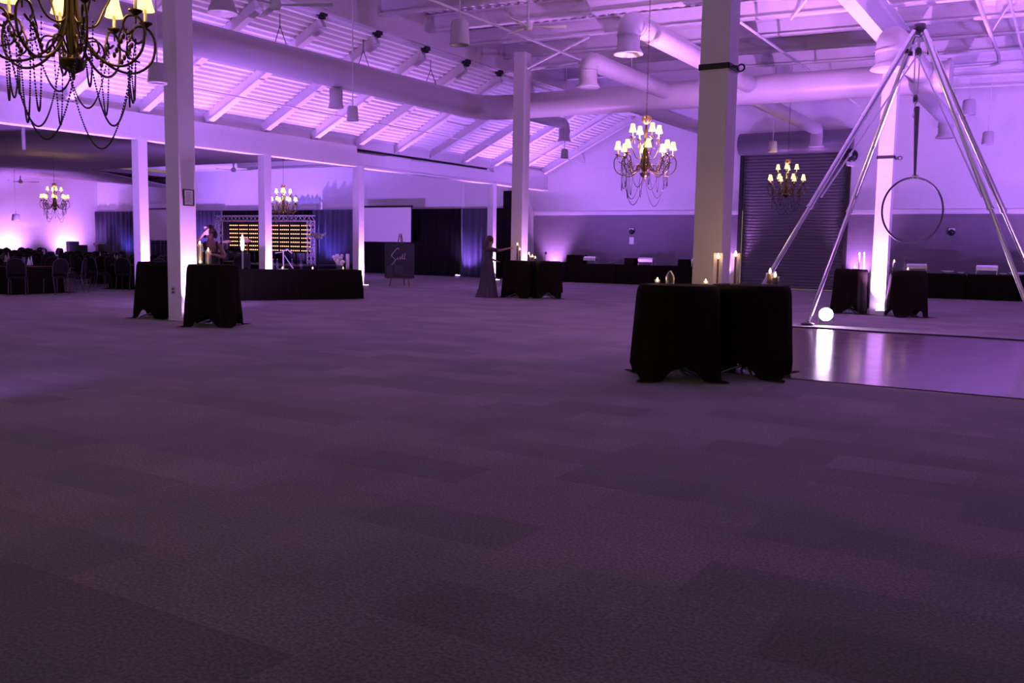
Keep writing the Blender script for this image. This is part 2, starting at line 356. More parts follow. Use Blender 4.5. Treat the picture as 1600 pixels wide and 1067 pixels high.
pendant(at(1207, 238, 30), .15, .36, 'small white pendant lamp in front of the roller door drum', 1.8)
pendant(at(1513, 180, 30), .22, .5, 'broad white pendant lamp beside the upper right rig leg', .8)
pendant(at(246, 131, 15.5), .16, .34, 'white pendant lamp half hidden behind the left column', .8)
pendant(at(25, 345, 48), .2, .35, 'pendant with spread cords on the far left room wall', .6)
# ceiling fans
def fan(p, label, rz, R=.72, rod=1.5, s=1):
    t = thing('ceiling_fan', label, 'ceiling fan', p, rz, 'white ceiling fans')
    MB().lathe([(0, -.07), (.07, -.06), (.1, 0), (.08, .07), (.03, .1), (.02, rod), (0, rod)], (0, 0, 0), 16).make('motor', 'white', t)
    for q in range(3):
        a = q*2*PI/3; c, s_ = math.cos(a), math.sin(a); d = Vector((c, s_, 0)); n = Vector((-s_, c, 0))
        mb = MB(); mb.prism([d*.1-n*.03, d*.3-n*.06, d*R-n*.055+Vector((0, 0, .02)), d*R+n*.055-Vector((0, 0, .0)), d*.3+n*.06, d*.1+n*.03], (0, 0, .012)); mb.make('blade', 'white', t)
fan(at(825, 42, 18), 'white three-blade ceiling fan near the top centre', math.radians(30), .75)
fan(at(430, 8, 14), 'white ceiling fan cut by the top edge above the long duct', .5, .9, 1)
fan(at(365, 266, 34), 'small ceiling fan seen through the opening right of the framed notice', .3, .7, .4)
fan(at(32, 284, 44), 'faint ceiling fan in the far left banquet room', .9, .8, .3)
# track spotlights on the ridge
for i, (px, py) in enumerate(((503, 15), (590, 45), (665, 70), (729, 92), (780, 108))):
    p = onX(px, py+1, RIDGE+.05)
    t = thing('spotlight', ('leftmost', 'second from left', 'middle', 'fourth from left', 'rightmost')[i]+' of the five black spotlights along the roof ridge', 'spotlight', p, 0, 'black spotlights along the roof ridge')
    MB().box((-.1, -.1, -.14), (.1, .1, .02)).lathe([(.09, -.14), (.1, -.2), (.08, -.2)], (0, 0, 0), 14).make('lamp_housing', 'blackmetal', t, .01)
    MB().tube([(0, -.1, -.05), (0, -.12, .13), (0, .12, .13), (0, .1, -.05)], .018, 6).make('yoke', 'blackmetal', t)
    MB().tube([(0, 0, .12), (0, 0, .3)], .035, 8).make('clamp', 'blackmetal', t)
# ------------------------------------------------------------ roller door on the back wall
t = thing('roller_door', 'tall grey roller shutter door in the back wall behind the third chandelier', 'door', (0, YW, 0))
mb = MB(); x0, x1 = -11.4, -7.45; z = 0.02
while z < 5.25:
    mb.prism([(x0, 0, z), (x0, -.018, z+.02), (x0, -.022, z+.07), (x0, -.018, z+.1), (x0, 0, z+.12)], (x1-x0, 0, 0)); z += .12
mb.make('shutter_curtain', 'door', t)
MB().lathe([(0, 0), (.42, 0), (.42, x1-x0+.25), (0, x1-x0+.25)], (x0-.1, -.38, 5.6), 28, True, (1, 0, 0)).make('drum_housing', 'door', t)
for x in (x0-.1, x1+.02): MB().box((x-.06, -.12, 0), (x+.08, 0, 5.5 if x < x1 else 6.0)).make('guide_rail', 'strap', t)
t2 = thing('shutter_motor', 'round black motor housing at the upper right of the roller door', 'motor', onY(1330, 243, YW-.5))
MB().lathe([(0, -.15), (.22, -.15), (.24, -.05), (.24, .1), (.1, .14), (0, .14)], (0, 0, 0), 24, True, (.1, -1, 0)).make('housing', 'blackmetal', t2)
MB().lathe([(0, 0), (.07, 0), (.06, .03), (0, .03)], (0, -.16, .02), 16, True, (0, -1, 0)).make('hub', 'dullmetal', t2)
MB().box((-.14, -.1, -.36), (.02, .5, -.2)).make('bracket', 'white', t2)
for (px, py, lb) in ((987, 361, 'small camera dome on the grey wall above the white notice'), (1487, 362, 'small camera dome on the grey wall inside the rig, right of the hoop')):
    t = thing('camera_dome', lb, 'camera', onY(px, py, YW-.1), 0)
    MB().ball((0, 0, -.02), .12, 14, 8).make('dome', 'blackmetal', t); MB().box((-.1, -.05, .02), (.1, .08, .12)).make('mount', 'plastic', t, .01)
p = onY(987, 376, YW-.03); tag(MB().box((-.1, -.02, -.15), (.1, .02, .15)).make('wall_notice', 'paper'), 'white notice plate on the grey wall left of the strapped column', 'notice').location = p
t = thing('exit_light', 'small box-shaped emergency light high on the wall behind the right rig leg', 'emergency light', onY(1474, 184, YW-.1))
MB().box((-.22, -.03, -.1), (.16, .1, .1)).make('case', 'plastic', t, .01)
for s in (-1, 1): MB().ball((s*.12, -.06, .0), .07, 10, 6).make('lamp_head', 'paper', t)

# ------------------------------------------------------------ straps, notice, outlet on the columns
def strap(px, py, x, y, z, label):
    t = thing('column_strap', label, 'strap', (x, y, z))
    h = CW/2+.012; b = .035
    MB().box((-h, -h, -b), (h, -h+.012, b)).box((-h, h-.012, -b), (h, h, b)).box((-h, -h, -b), (-h+.012, h, b)).box((h-.012, -h, -b), (h, h, b)).make('webbing', 'strap', t)
    MB().tube([(h+.02+.045*math.sin(a/10*2*PI), -.05+.045*math.cos(a/10*2*PI), .0) for a in range(10)], .012, 6, True).tube([(h+.1+.045*math.sin(a/10*2*PI), -.05+.01*math.cos(a/10*2*PI), -.02+.045*math.cos(a/10*2*PI)) for a in range(10)], .012, 6, True).make('hook', 'blackmetal', t)
strap(1120, 103, -3.97, 11.385, 3.74, 'black strap with hooks around the widest column')
strap(1366, 248, -3.96, 23.42, 3.72, 'black strap around the column behind the metal rig')
t = thing('framed_notice', 'small framed white notice on the right face of the left tall column', 'notice', (-13.975, 11.39, 2.27))
MB().box((0, -.12, -.15), (.025, .12, -.13)).box((0, -.12, .13), (.025, .12, .15)).box((0, -.12, -.13), (.025, -.10, .13)).box((0, .10, -.13), (.025, .12, .13)).make('frame', 'blackmetal', t)
MB().box((0, -.1, -.13), (.012, .1, .13)).make('sheet', 'paper', t)
mb = MB()
for i in range(7): mb.box((.012, -.07+.01*(i % 3), .09-i*.028), (.0135, .07-.02*(i % 2), .097-i*.028))
mb.make('text_lines', 'grey', t)
t = thing('wall_socket', 'grey socket plate low on the left tall column', 'socket', (-14.2, 11.2, .56))
MB().box((-.045, -.012, -.065), (.045, 0, .065)).make('plate', 'dullmetal', t, .004)
for z in (-.03, .03): MB().box((-.02, -.016, z-.014), (.02, -.012, z+.014)).make('outlet', 'blackmetal', t)

# ------------------------------------------------------------ chandeliers
def chandelier():
    t = thing('chandelier', '', 'chandelier', (0, 0, 0), 0, 'candle-arm chandeliers with little cream shades')
    MB().lathe([(0, -.01), (.012, .0), (.014, .04), (.03, .05), (.075, .075), (.092, .105), (.096, .13), (.102, .137), (.098, .15), (.05, .16), (.035, .19), (.05, .34), (.035, .42), (.03, .6), (.055, .68), (.03, .74), (.025, .9), (.04, .98), (.02, 1.05), (.02, 1.14), (0, 1.16)], (0, 0, 0), 20).make('stem', 'bronze', t)
    mb = MB()
    for q in range(6):
        a = q*PI/3; d = Vector((math.cos(a), math.sin(a), 0))
        mb.tube([d*.02+Vector((0, 0, 1.12)), d*.07+Vector((0, 0, 1.16)), d*.09+Vector((0, 0, 1.23)), d*.05+Vector((0, 0, 1.27)), d*.03+Vector((0, 0, 1.22))], [.016, .022, .016, .014, .01], 6)
    mb.make('crown', 'gold', t)
    def candle_arm(a, R, zc, lower):
        d = Vector((math.cos(a), math.sin(a), 0)); v = lambda r, z: d*r+Vector((0, 0, z))
        mb = MB()
        if lower:
            mb.tube(smooth_path([v(.04, .62), v(.06, .45), v(.14, .25), v(.30, .12), v(.46, .10), v(.59, .20), v(.62, .36), v(.57, .46), v(.48, .47), v(.44, .40), v(.48, .34), v(.53, .37)], 5), .0105, 7)
            mb.tube(smooth_path([v(.05, .2), v(.12, .30), v(.20, .30), v(.23, .22), v(.18, .18), v(.15, .22)], 4), .008, 6)
            mb.tube(smooth_path([v(.44, .40), v(.40, .30), v(.42, .22), v(.50, .19)], 4), .008, 6)
            for k_ in range(5): mb.ball(v(.36+.02*k_, .18+.035*k_), .016, 5, 4, (1, 1, 1.6))
        else:
            mb.tube(smooth_path([v(.03, .48), v(.10, .42), v(.20, .45), v(.27, .58), v(.33, .70), v(.31, .79), v(.25, .77), v(.25, .71)], 5), .009, 7)
            mb.tube(smooth_path([v(.03, .72), v(.12, .66), v(.2, .64)], 4), .007, 6)
        mb.lathe([(0, -.035), (.012, -.03), (.03, -.012), (.052, 0), (.055, .012), (.02, .012), (0, .012)], v(R, zc), 14)
        mb.tube([v(R, zc-.09), v(R, zc-.02)], .008, 6)
        arm = mb.make('arm', 'bronze', t)
        MB().tube([v(R, zc+.01), v(R, zc+.14)], .013, 8).make('candle_sleeve', 'ivory', arm)
        MB().lathe([(.036, .16), (.04, .15), (.047, .10), (.064, .03), (.074, 0), (.071, 0), (.061, .03), (.044, .10), (.037, .15)], v(R, zc+.105), 18).make('lamp_shade', 'shade', arm)
    for q in range(8): candle_arm(q*PI/4+.2, .55, .50, True)
    for q in range(4): candle_arm(q*PI/2+.55, .29, .84, False)
    def strand(p0, p1, sag, n):
        mb = MB(); Q = []
        for i in range(n+1):
            u = i/n; p = p0.lerp(p1, u); p = Vector((p.x, p.y, p.z-sag*4*u*(1-u))); mb.ball(p, .0082, 5, 4); Q.append(p)
        mb.tube(Q[::3]+[Q[-1]], .0016, 3)
        mb.make('bead_strand', 'bead', t)
    for q in range(8):
        a, b = q*PI/4+.2, (q+2)*PI/4+.2
        if q % 2 == 0 or q == 3: strand(Vector((.47*math.cos(a), .47*math.sin(a), .36)), Vector((.47*math.cos(b), .47*math.sin(b), .36)), .72+.14*(q % 4 == 0), 92)
        a2 = a+.16
        strand(Vector((.47*math.cos(a), .47*math.sin(a), .37)), Vector((.45*math.cos(a2), .45*math.sin(a2), .37)), .48+.1*(q % 3), 60)
        b1 = a+PI/4
        if q % 2: strand(Vector((.47*math.cos(a), .47*math.sin(a), .34)), Vector((.47*math.cos(b1), .47*math.sin(b1), .34)), .5, 60)
    return t
ch = chandelier()
ch['label'] = 'main chandelier hanging left of the strapped column over the middle of the hall'
CH = [(ch, at(1007, 282, 18.4), .3, None, 1, 170), (None, at(115, 124, 7.2), .95, 'large dark gold chandelier cut by the top left corner', 1.0, 40),
      (None, at(1228, 311, 29.5), 1.2, 'chandelier hanging in front of the grey roller door', 1.0, 50),
      (None, at(443, 336, 37), .1, 'chandelier hanging in front of the amber lamp wall on the stage', .95, 110),
      (None, at(86, 330, 40), .7, 'chandelier in the far left banquet room against the pink wall', .95, 50)]
for (o, p, rz, lb, sc, en) in CH:
    if o is None: o = dup(ch, None, None, lb)
    o.location = p; o.rotation_euler = (0, 0, rz); o.scale = (sc, sc, sc)
    zt = (7.95+zr(p.x) if p.x > RIDGE else 5.12)
    if p.x < -27 and p.x > -44 and p.y > 30: zt = 5.46
    mb = MB(); n_ = int((zt-p.z)/sc/.05)-25
    for i in range(n_):
        z = 1.25+i*.05; a = Vector((1, 0, 0)) if i % 2 else Vector((0, 1, 0))
        mb.tube([a*.012*math.cos(j/6*2*PI)+Vector((0, 0, z+.032*math.sin(j/6*2*PI))) for j in range(6)], .004, 4, True)
    mb.make('chain', 'bronze', o)
    if en: point(p+Vector((0, 0, .80*sc)), en, WARM, .12)

# ------------------------------------------------------------ cocktail tables and cloths
def cloth_mesh(r, H, half, folds=11, flare=.075, rot=0, seed=1):
    R_ = random.Random(seed); n = 144; rings = 20; mb = MB(); vs = [Vector((0, 0, H))]; fs = []
    ph = [R_.uniform(0, 6.28) for _ in range(4)]
    for a_ in (r*.5, r*.96):
        vs += [Vector((a_*math.cos(2*PI*j/n), a_*math.sin(2*PI*j/n), H)) for j in range(n)]
    for i in range(1, rings+1):
        u = i/rings
        for j in range(n):
            a = 2*PI*j/n; b = a-rot; ed = half/max(abs(math.cos(b)), abs(math.sin(b))); L = ed-r
            s = u*L; cor = (L-(half-r))/(half*.4142)
            zz = H-s; fl = flare*min(1, s/.9)
            f = .5*math.sin(folds*a+ph[0])+.3*math.sin((folds+6)*a+ph[1])+.2*math.sin(5*a+ph[2])
            rr = r+.012*min(1, u*8)+fl*(.5+.5*f)+.05*cor*u*u
            if zz < .012: rr += .5*(.012-zz); zz = .012+.004*(.5+.5*f)
            vs.append(Vector((rr*math.cos(a), rr*math.sin(a), zz)))
    for j in range(n): fs.append((0, 1+j, 1+(j+1) % n))
    for i in range(rings+1):
        for j in range(n): fs.append((1+i*n+j, 1+(i+1)*n+j, 1+(i+1)*n+(j+1) % n, 1+i*n+(j+1) % n))
    mb.add(vs, fs, True); return mb
def cocktail_table(x, y, lab, rot=0, seed=1, r=.47, H=1.07, half=1.36):
    t = thing('cocktail_table', 'round cocktail table '+lab, 'table', (x, y, 0), rot, 'tall round cocktail tables')
    MB().lathe([(0, H-.03), (r-.02, H-.03), (r-.012, H-.015), (r-.02, H-.006), (0, H-.006)], (0, 0, 0), 40).make('tabletop', 'wood', t)
    MB().tube([(0, 0, .06), (0, 0, H-.03)], .032, 14).lathe([(.2, 1.02), (.05, .98), (.035, .9)], (0, 0, 0), 16).make('pedestal', 'dullmetal', t)
    mb = MB()
    for q in range(4):
        a = q*PI/2+.4; d = Vector((math.cos(a), math.sin(a), 0)); mb.tube([d*.03+Vector((0, 0, .13)), d*.15+Vector((0, 0, .08)), d*.32+Vector((0, 0, .02))], [.024, .02, .014], 8)
    mb.make('foot', 'dullmetal', t)
    c = cloth_mesh(r, H+.002, half, rot=rot, seed=seed).make('tablecloth', 'black'); c.location = (x, y, 0)
    s = c.modifiers.new('thick', 'SOLIDIFY'); s.thickness = .003; s.offset = 1
    tag(c, 'black floor-length cloth on the table '+lab, 'tablecloth', 'black cloths on the cocktail tables')
TLP = Vector((-14.93, 11.4, 0))
TBL = [(-3.86, 9.98, 'at the front left of the big foreground pair', .55, 3, .455), (-3.26, 10.76, 'at the right of the big foreground pair', .1, 5, .455),
       (-12.86, 10.98, 'right of the tall column with the framed notice', .5, 8, .42), (TLP.x, TLP.y, 'left of the tall column with the framed notice', .3, 9, .34),
       (-13.78, 22.85, 'next to the woman in the long dress', .2, 12, .40), (-13.05, 23.3, 'right of the middle column', .6, 13, .38),
       (-4.60, 23.3, 'left of the glowing column behind the rig', .3, 15, .37), (-3.28, 23.1, 'right of the glowing column behind the rig', .7, 17, .39)]
for (x, y, lb, rot, sd, r) in TBL: cocktail_table(x, y, lb, rot, sd, r, 1.07, 1.36-.47+r)

# ------------------------------------------------------------ things on tables
def flame_mb(z, s=1): return MB().lathe([(0, 0), (.011*s, .012*s), (.013*s, .025*s), (.007*s, .045*s), (0, .062*s)], (0, 0, z), 10)
def vase_candle(p, h, hc, label, r=.045, cr=.012, wax='wax', en=1.2):
    t = thing('glass_vase', label, 'vase', p, 0, 'glass cylinder vases with candles')
    MB().lathe([(0, .004), (r, .004), (r, h), (r-.004, h), (r-.004, .012), (0, .012)], (0, 0, 0), 20).make('vase_glass', 'glass', t)
    c = thing('taper_candle', 'burning candle inside '+label, 'candle', p, 0, 'burning candles in glass vases')
    MB().tube([(0, 0, .014), (0, 0, hc)], cr, 10).make('wax', wax, c); flame_mb(hc+.004, 1.1).make('flame', 'flame', c)
    if en: point(Vector(p)+Vector((0, 0, hc+.04)), en, (1, .55, .2), .02)
def tealight(p, label, en=.5):
    t = thing('tealight', label, 'candle', p, 0, 'small tea lights on the tables')
    MB().lathe([(0, 0), (.026, 0), (.034, .05), (.031, .05), (.024, .006), (0, .006)], (0, 0, 0), 16).make('holder', 'glass', t)
    MB().lathe([(0, .006), (.022, .006), (.024, .026), (0, .026)], (0, 0, 0), 14).make('wax', 'ivory', t)
    flame_mb(.026, .8).make('flame', 'flame', t)
    if en: point(Vector(p)+Vector((0, 0, .075)), en, (1, .55, .2), .015)
TZ = 1.0745
def tp(x, y, z=TZ): return Vector((x, y, z))
vase_candle(at(1091, 444, 11.75)*Vector((1, 1, 0))+Vector((0, 0, TZ)) if False else tp(-3.57, 10.47), .37, .30, 'glass cylinder on the left foreground table holding the left dark taper', .055, en=5)
vase_candle(tp(-3.39, 10.56), .37, .33, 'glass cylinder on the right foreground table holding the taller dark taper', .055, en=5)
vase_candle(tp(-3.10, 10.99), .14, .13, 'left of two short glasses on the right foreground table', .05, .032, 'wax', 1)
vase_candle(tp(-3.02, 10.93), .10, .09, 'rightmost short glass on the foreground tables', .05, .032, 'wax', 1)
tealight(tp(-3.58, 10.10), 'tea light at the front of the foreground tables between the tall tapers')
tealight(tp(-4.15, 10.05), 'tea light on the left foreground table beside the glass arch')
t = thing('glass_arch', 'small pointed glass terrarium on the left foreground table', 'ornament', tp(-4.02, 10.12))
MB().tube(smooth_path([(-.045, 0, 0), (-.045, 0, .08), (-.02, 0, .13), (0, 0, .15), (.02, 0, .13), (.045, 0, .08), (.045, 0, 0)], 4), .008, 6).make('arch_rim', 'chrome', t)
MB().lathe([(.04, 0), (.04, .07), (.02, .12), (0, .14)], (0, 0, 0), 12).make('bell_glass', 'glass', t)
# left table candles
vase_candle(tp(-13.13, 10.93), .36, .34, 'tall glass nearest the left tall column', .05, .02, 'ivory', 1.2)
vase_candle(tp(-13.02, 11.02), .24, .22, 'lower glass in front of the woman taking a photo', .05, .02, 'ivory', 1)
tealight(tp(-13.04, 10.86), 'tea light below the candle glasses on the left table')
# middle table candles
vase_candle(tp(-13.75, 22.75), .46, .44, 'tall glass the woman in the long dress reaches for', .055, .02, 'wax', 3)
vase_candle(tp(-13.83, 23.02), .3, .30, 'second tall glass behind the one being lit on the middle table', .05, .02, 'wax', 0)
for i, (dx, dy, hh) in enumerate(((.16, .0, .2), (.24, .06, .13), (.30, .12, .09))):
    vase_candle(tp(-13.62+dx, 22.92+dy), hh, hh-.02, ('tallest', 'middle', 'shortest')[i]+' of the three thick candle glasses near the middle column', .045, .035, 'wax', 14 if i == 1 else 0)
t = thing('bud_vase', 'small vase with a single bloom on the table right of the middle column', 'vase', tp(-13.15, 23.3))
MB().lathe([(0, 0), (.05, 0), (.06, .05), (.03, .12), (.035, .14)], (0, 0, 0), 14).make('vase_body', 'glass', t)
MB().tube([(0, 0, .05), (.02, 0, .2)], .006, 6).ball((.03, 0, .23), .04, 8, 6).make('bloom', 'green', t)
# glowing column tables
vase_candle(tp(-4.40, 23.12), .33, .34, 'left of the two slim glasses beside the glowing column', .03, .012, 'ivory', .6)
vase_candle(tp(-4.30, 23.16), .33, .34, 'right of the two slim glasses beside the glowing column', .03, .012, 'ivory', 0)
tealight(tp(-4.5, 23.15), 'tea light on the table left of the glowing column', 0)
vase_candle(tp(-3.62, 23.16), .18, .18, 'short glass just right of the glowing column', .03, .02, 'wax', .6)
tealight(tp(-3.28, 22.95), 'tea light on the table right of the glowing column', 0)
t = thing('bud_vase', 'thin vase with a dark bloom on the table right of the glowing column', 'vase', tp(-3.38, 23.1))
MB().lathe([(0, 0), (.03, 0), (.035, .05), (.015, .12), (.02, .16)], (0, 0, 0), 14).make('vase_body', 'glass', t)
MB().tube([(0, 0, .05), (.01, 0, .25)], .006, 6).ball((.01, 0, .27), .03, 8, 6, (1, 1, 1.5)).make('bloom', 'green', t)

# ------------------------------------------------------------ aerial rig and hoop
AP = Vector(at(1437, 47, 15.8)); FEET = [(-4.95, 15.55), (-4.51, 18.85), (-.15, 18.9), (-.35, 16.9)]
t = thing('aerial_rig', 'tall triangular rig of aluminium poles carrying the hanging hoop', 'aerial rig', (0, 0, 0))
for i, (x, y) in enumerate(FEET):
    a = Vector((x, y, .05)); top = AP+Vector(((x-AP.x)*.03, (y-AP.y)*.03, -.02)); d = top-a; q = a+d*.42; q2 = a+d*.72
    leg = MB().tube([a, q], .038, 14).tube([q, top], .05, 14).tube([q-d*.004, q+d*.004], .058, 14).tube([q2-d*.004, q2+d*.004], .058, 14).make('leg', 'chrome', t)
    MB().lathe([(0, 0), (.13, 0), (.13, .025), (.05, .05), (0, .05)], (x, y, .012), 20).make('foot_pad', 'blackmetal', leg)
MB().lathe([(0, -.12), (.09, -.1), (.11, 0), (.09, .1), (0, .12)], AP, 18).make('apex_head', 'blackmetal', t)
for i in (0, 1, 2): 
    x, y = FEET[i]; d = Vector((x, y, .05))-AP; MB().box((-.035, -.035, -.035), (.035, .035, .035)).make('collar', 'blackmetal', t).location = AP+d*.07
HP = at(1426, 329, 15.8); HR = .56
t = thing('aerial_hoop', 'large dark steel hoop hanging under the metal rig', 'hoop', HP, math.atan2(RT0.y, RT0.x)+.12)
MB().tube([(HR*math.cos(a/48*2*PI), 0, HR*math.sin(a/48*2*PI)) for a in range(48)], .017, 10, True).make('ring', 'blackmetal', t)
for s in (-.04, .04): MB().tube([(s, 0, HR-.02), (s, 0, HR+.05)], .02, 8).make('lug', 'chrome', t)
top = AP-Vector((0, 0, .12)); zt = HP.z+HR
t = thing('sling', 'black hanging sling between the pulley and the hoop', 'strap', (0, 0, 0))
MB().tube([HP+Vector((0, 0, HR+.03)), HP.lerp(top, .5)+Vector((0, 0, (.5*HR))), Vector((top.x, top.y, top.z-1.35))], [.02, .045, .035], 8).make('sling_sleeve', 'strap', t)
t = thing('pulley_block', 'pulley and shackles hung from the top of the metal rig', 'pulley', (0, 0, 0))
MB().ball(top-Vector((0, 0, .25)), .085, 12, 8, (.7, .7, 1)).make('sheave', 'blackmetal', t); MB().ball(top-Vector((0, 0, 1.05)), .065, 12, 8, (.7, .7, 1.3)).make('sheave', 'blackmetal', t)
MB().tube([top, top-Vector((0, 0, .2))], .025, 8).tube([top-Vector((-.03, 0, .3)), top-Vector((-.03, 0, 1.0))], .012, 6).tube([top-Vector((.05, 0, .3)), top-Vector((.03, 0, 1.0))], .012, 6).tube([top-Vector((.0, 0, 1.1)), top-Vector((0, 0, 1.35))], .014, 6).make('tackle_rope', 'chrome', t)
t = tag(MB().tube([top-Vector((0, 0, .28)), (AP.lerp(Vector((*FEET[0], .05)), .55)+RT0*.06)], .016, 8).make('hoist_rope', 'dullmetal'), 'hoist rope running down beside the left rig leg', 'rope')
tag(MB().tube([top-Vector((.1, 0, .12)), (AP.lerp(Vector((*FEET[3], .05)), .55)-RT0*.04)], .016, 8).make('hoist_rope', 'dullmetal'), 'hoist rope running down beside the right rig leg', 'rope')
tag(MB().tube(smooth_path([(-5.3, 17.75, .02), (-4.2, 18.02, .022), (-3, 17.95, .022), (-1.6, 18.05, .022), (0, 18.0, .022), (2, 18.2, .022)], 6), .016, 8).make('floor_cable', 'cable'), 'black cable lying across the back edge of the dance floor', 'cable')

# ------------------------------------------------------------ uplights
def uplight(p, target, energy, label, size=70, color=PURPLE, axis=None, par=False, blend=.8, rad=.05):
    t = thing('uplight', label, 'uplight', p, 0, 'small floor uplights')
    if par:
        ax = Vector(axis).normalized() if axis else (Vector(target)-Vector(p)).normalized(); at_ = (Vector(target)-Vector(p)).normalized()
        MB().lathe([(0, -.1), (.09, -.1), (.13, -.02), (.15, .08), (.137, .08), (.13, .03), (0, .03)], (0, 0, .19), 20, True, ax).make('lamp_body', 'blackmetal', t)
        MB().lathe([(0, .082), (.135, .082)], (0, 0, .19), 20, True, ax).make('lens', 'parlens', t)
        MB().box((-.14, -.02, 0), (.14, .02, .02)).box((-.15, -.02, 0), (-.13, .02, .18)).box((.13, -.02, 0), (.15, .02, .18)).make('bracket', 'dullmetal', t)
        return spot(Vector(p)+Vector((0, 0, .19))+ax*.10+at_*.12, target, energy, size, color, blend, rad)
    MB().box((-.11, -.07, 0), (.11, .07, .12)).make('lamp_body', 'plastic', t, .015)
    MB().box((-.085, -.05, .12), (.085, .05, .125)).make('lens', 'lens', t)
    return spot(Vector(p)+Vector((0, 0, .14)), target, energy, size, color, blend, rad)
UE = 260
EC = CW/2+.14
uplight((-14.17+EC, 11.40, 0), (-14.17+EC-.25, 11.5, 5), UE, 'uplight at the foot of the left tall column behind its table', color=PINK)
uplight((-14.17+EC, 23.6, 0), (-14.17+EC-.2, 23.6, 5), UE, 'uplight at the foot of the middle column', color=PINK)
uplight((-3.97+.1, 11.385+EC+.1, 0), (-3.97+.4, 11.8, 5), UE*.7, 'uplight at the foot of the widest column, hidden by the tables', color=PURPLE)
uplight((-3.86, 23.42-EC, 0), (-3.9, 23.3, 5), UE*2.6, 'uplight shining straight up the brightest column behind the rig', color=PINK)
for y, lb in ((15.15, 'left of the tall column with the notice'), (19.37, 'behind the long black bar'), (31.7, 'farthest, behind the woman in the long dress')):
    uplight((XH+.28, y, 0), (XH+.55, y, 5), UE*1.25, 'uplight at a slim header column, '+lb, color=PINK, size=85)
uplight((XH+.3, 23.5, 0), (XH+.55, 23.5, 5), UE*1.25, 'white-shining uplight on the carpet at the right end of the bar', color=PINK, size=85)
uplight((XH+.28, 11.0, 0), (XH+.55, 11, 5), UE*1.25, 'uplight just beyond the left edge', color=PINK, size=85)
uplight((XH+.28, 6.9, 0), (XH+.55, 6.9, 5), UE*1.25, 'uplight far beyond the left edge', color=PINK, size=85)
for x, e in ((-19.9, 1.0), (-11.9, .8), (-6.85, 1.0), (-.6, .9), (5, .9)):
    uplight((x, YW-.35, 0), (x, YW-.1, 5), 190*e, 'uplight against the grey back wall '+{-19.9: 'right of the middle column', -11.9: 'left of the roller door', -6.85: 'right of the roller door', -.6: 'beyond the right edge', 5: 'far beyond the right edge'}[x], color=PINK, size=80)
for y in (30.4, 34.0):
    uplight((XL+.8, y, 0), (XL+.0, y, 4), 210, 'uplight against the far left pink wall, '+('left one' if y < 32 else 'right one beside the corner'), color=PINK, size=130, blend=1)
uplight((XL+.45, 25, 0), (XL+.1, 25, 5), 420, 'uplight against the far left wall beyond the picture edge', color=PINK, size=90)
uplight((-35.2, 33.6, .45), (-35, 36, 1.6), 110, 'uplight on the stage in front of the blue drape, right of the lamp wall', color=BLUE, size=90)
uplight((-42.2, 34.6, 0), (-42, 36, 1.6), 90, 'uplight in front of the blue drape left of the lamp wall', color=BLUE, size=90)
uplight((-49.5, 34.8, 0), (-49.5, 36, 3), 60, 'uplight in front of the dark blue drape at the left corner', color=BLUE, size=90)
uplight((-32.8, 34.6, 0), (-32.8, 36, 3), 60, 'uplight at the foot of the blue drape left of the big screen', color=BLUE, size=90)
uplight((-24.3, 34.9, 0), (-24.2, 36, 2), 60, 'uplight glaring at the foot of the pale drape behind the woman in the long dress', color=PURPLE, size=90)
# lamp on the dance floor edge facing the camera side
uplight((-4.25, 19.25, 0), (-3.2, 12.5, 8.5), 900, 'round floor lamp glowing white beside the left rear rig foot', color=PURPLE, par=True, size=84, rad=.1, axis=(.22, -1, .35))
# lamps past the right edge, then unseen uplights added to brighten the hall
for (p, tg, e, sz, lb) in (((1.6, 15.6, 0), (-.5, 19, 7.5), 620, 120, 'beyond the right edge beside the dance floor'), ((6.5, 23, 0), (1, 25, 7.5), 800, 120, 'at the far right of the hall'),
                       ((.9, 29.5, 0), (-3.5, 36, 8.2), 620, 84, 'added as fill in front of the right buffet beyond the rig'), ((-17.2, 30.2, 0), (-16, 34, 6), 380, 110, 'added as hidden fill behind the middle tables'),
                       ((-26.1, 25.2, 0), (-29, 36, 5.2), 480, 90, 'added as hidden fill behind the long bar'), ((-35, 34.7, .0), (-35, 36.2, 5.4), 330, 120, 'added as fill behind the amber lamp wall'),
                       ((-40.5, 33, 0), (-41, 36.2, 4.5), 350, 110, 'added as fill behind the loudspeaker beside the woman taking a photo'),
                       ((-15.2, 12.3, 0), (-20.3, 16.5, 4.4), 420, 100, 'added behind the left tables to light the eave header'), ((-15.5, 26.5, 0), (-20.4, 28, 4.4), 260, 100, 'added as hidden fill behind the woman in the long dress'), ((-13.5, 2.0, 0), (-20.4, 12, 4.6), 520, 46, 'added beyond the left edge to light the eave header'),
                       ((-8, 3.2, 0), (-14, 12, 6.5), 100, 90, 'added beyond the left edge to light the left tall column'),
                       ((-30.9, 16.7, 0), (-33, 19, 5), 160, 150, 'added as fill between the first rows of banquet tables'), ((-31, 24.9, 0), (-33, 27, 5), 120, 150, 'added as fill between the middle rows of banquet tables'), ((-45, 27.5, 0), (-53, 31, 3.6), 520, 100, 'added behind the far banquet tables to light the pink wall'),
                       ((-6.3, 17.1, 0), (-5.2, 21, 7.5), 1150, 105, 'added as hidden fill behind the big foreground tables'), ((-21.3, 21.4, 0), (-21.4, 21.6, 4), 60, 110, 'added as fill under the header behind the bar')):
    uplight(p, tg, e, 'floor uplight '+lb, color=PINK if 'big foreground' in lb or 'right edge' in lb else PURPLE, size=sz)

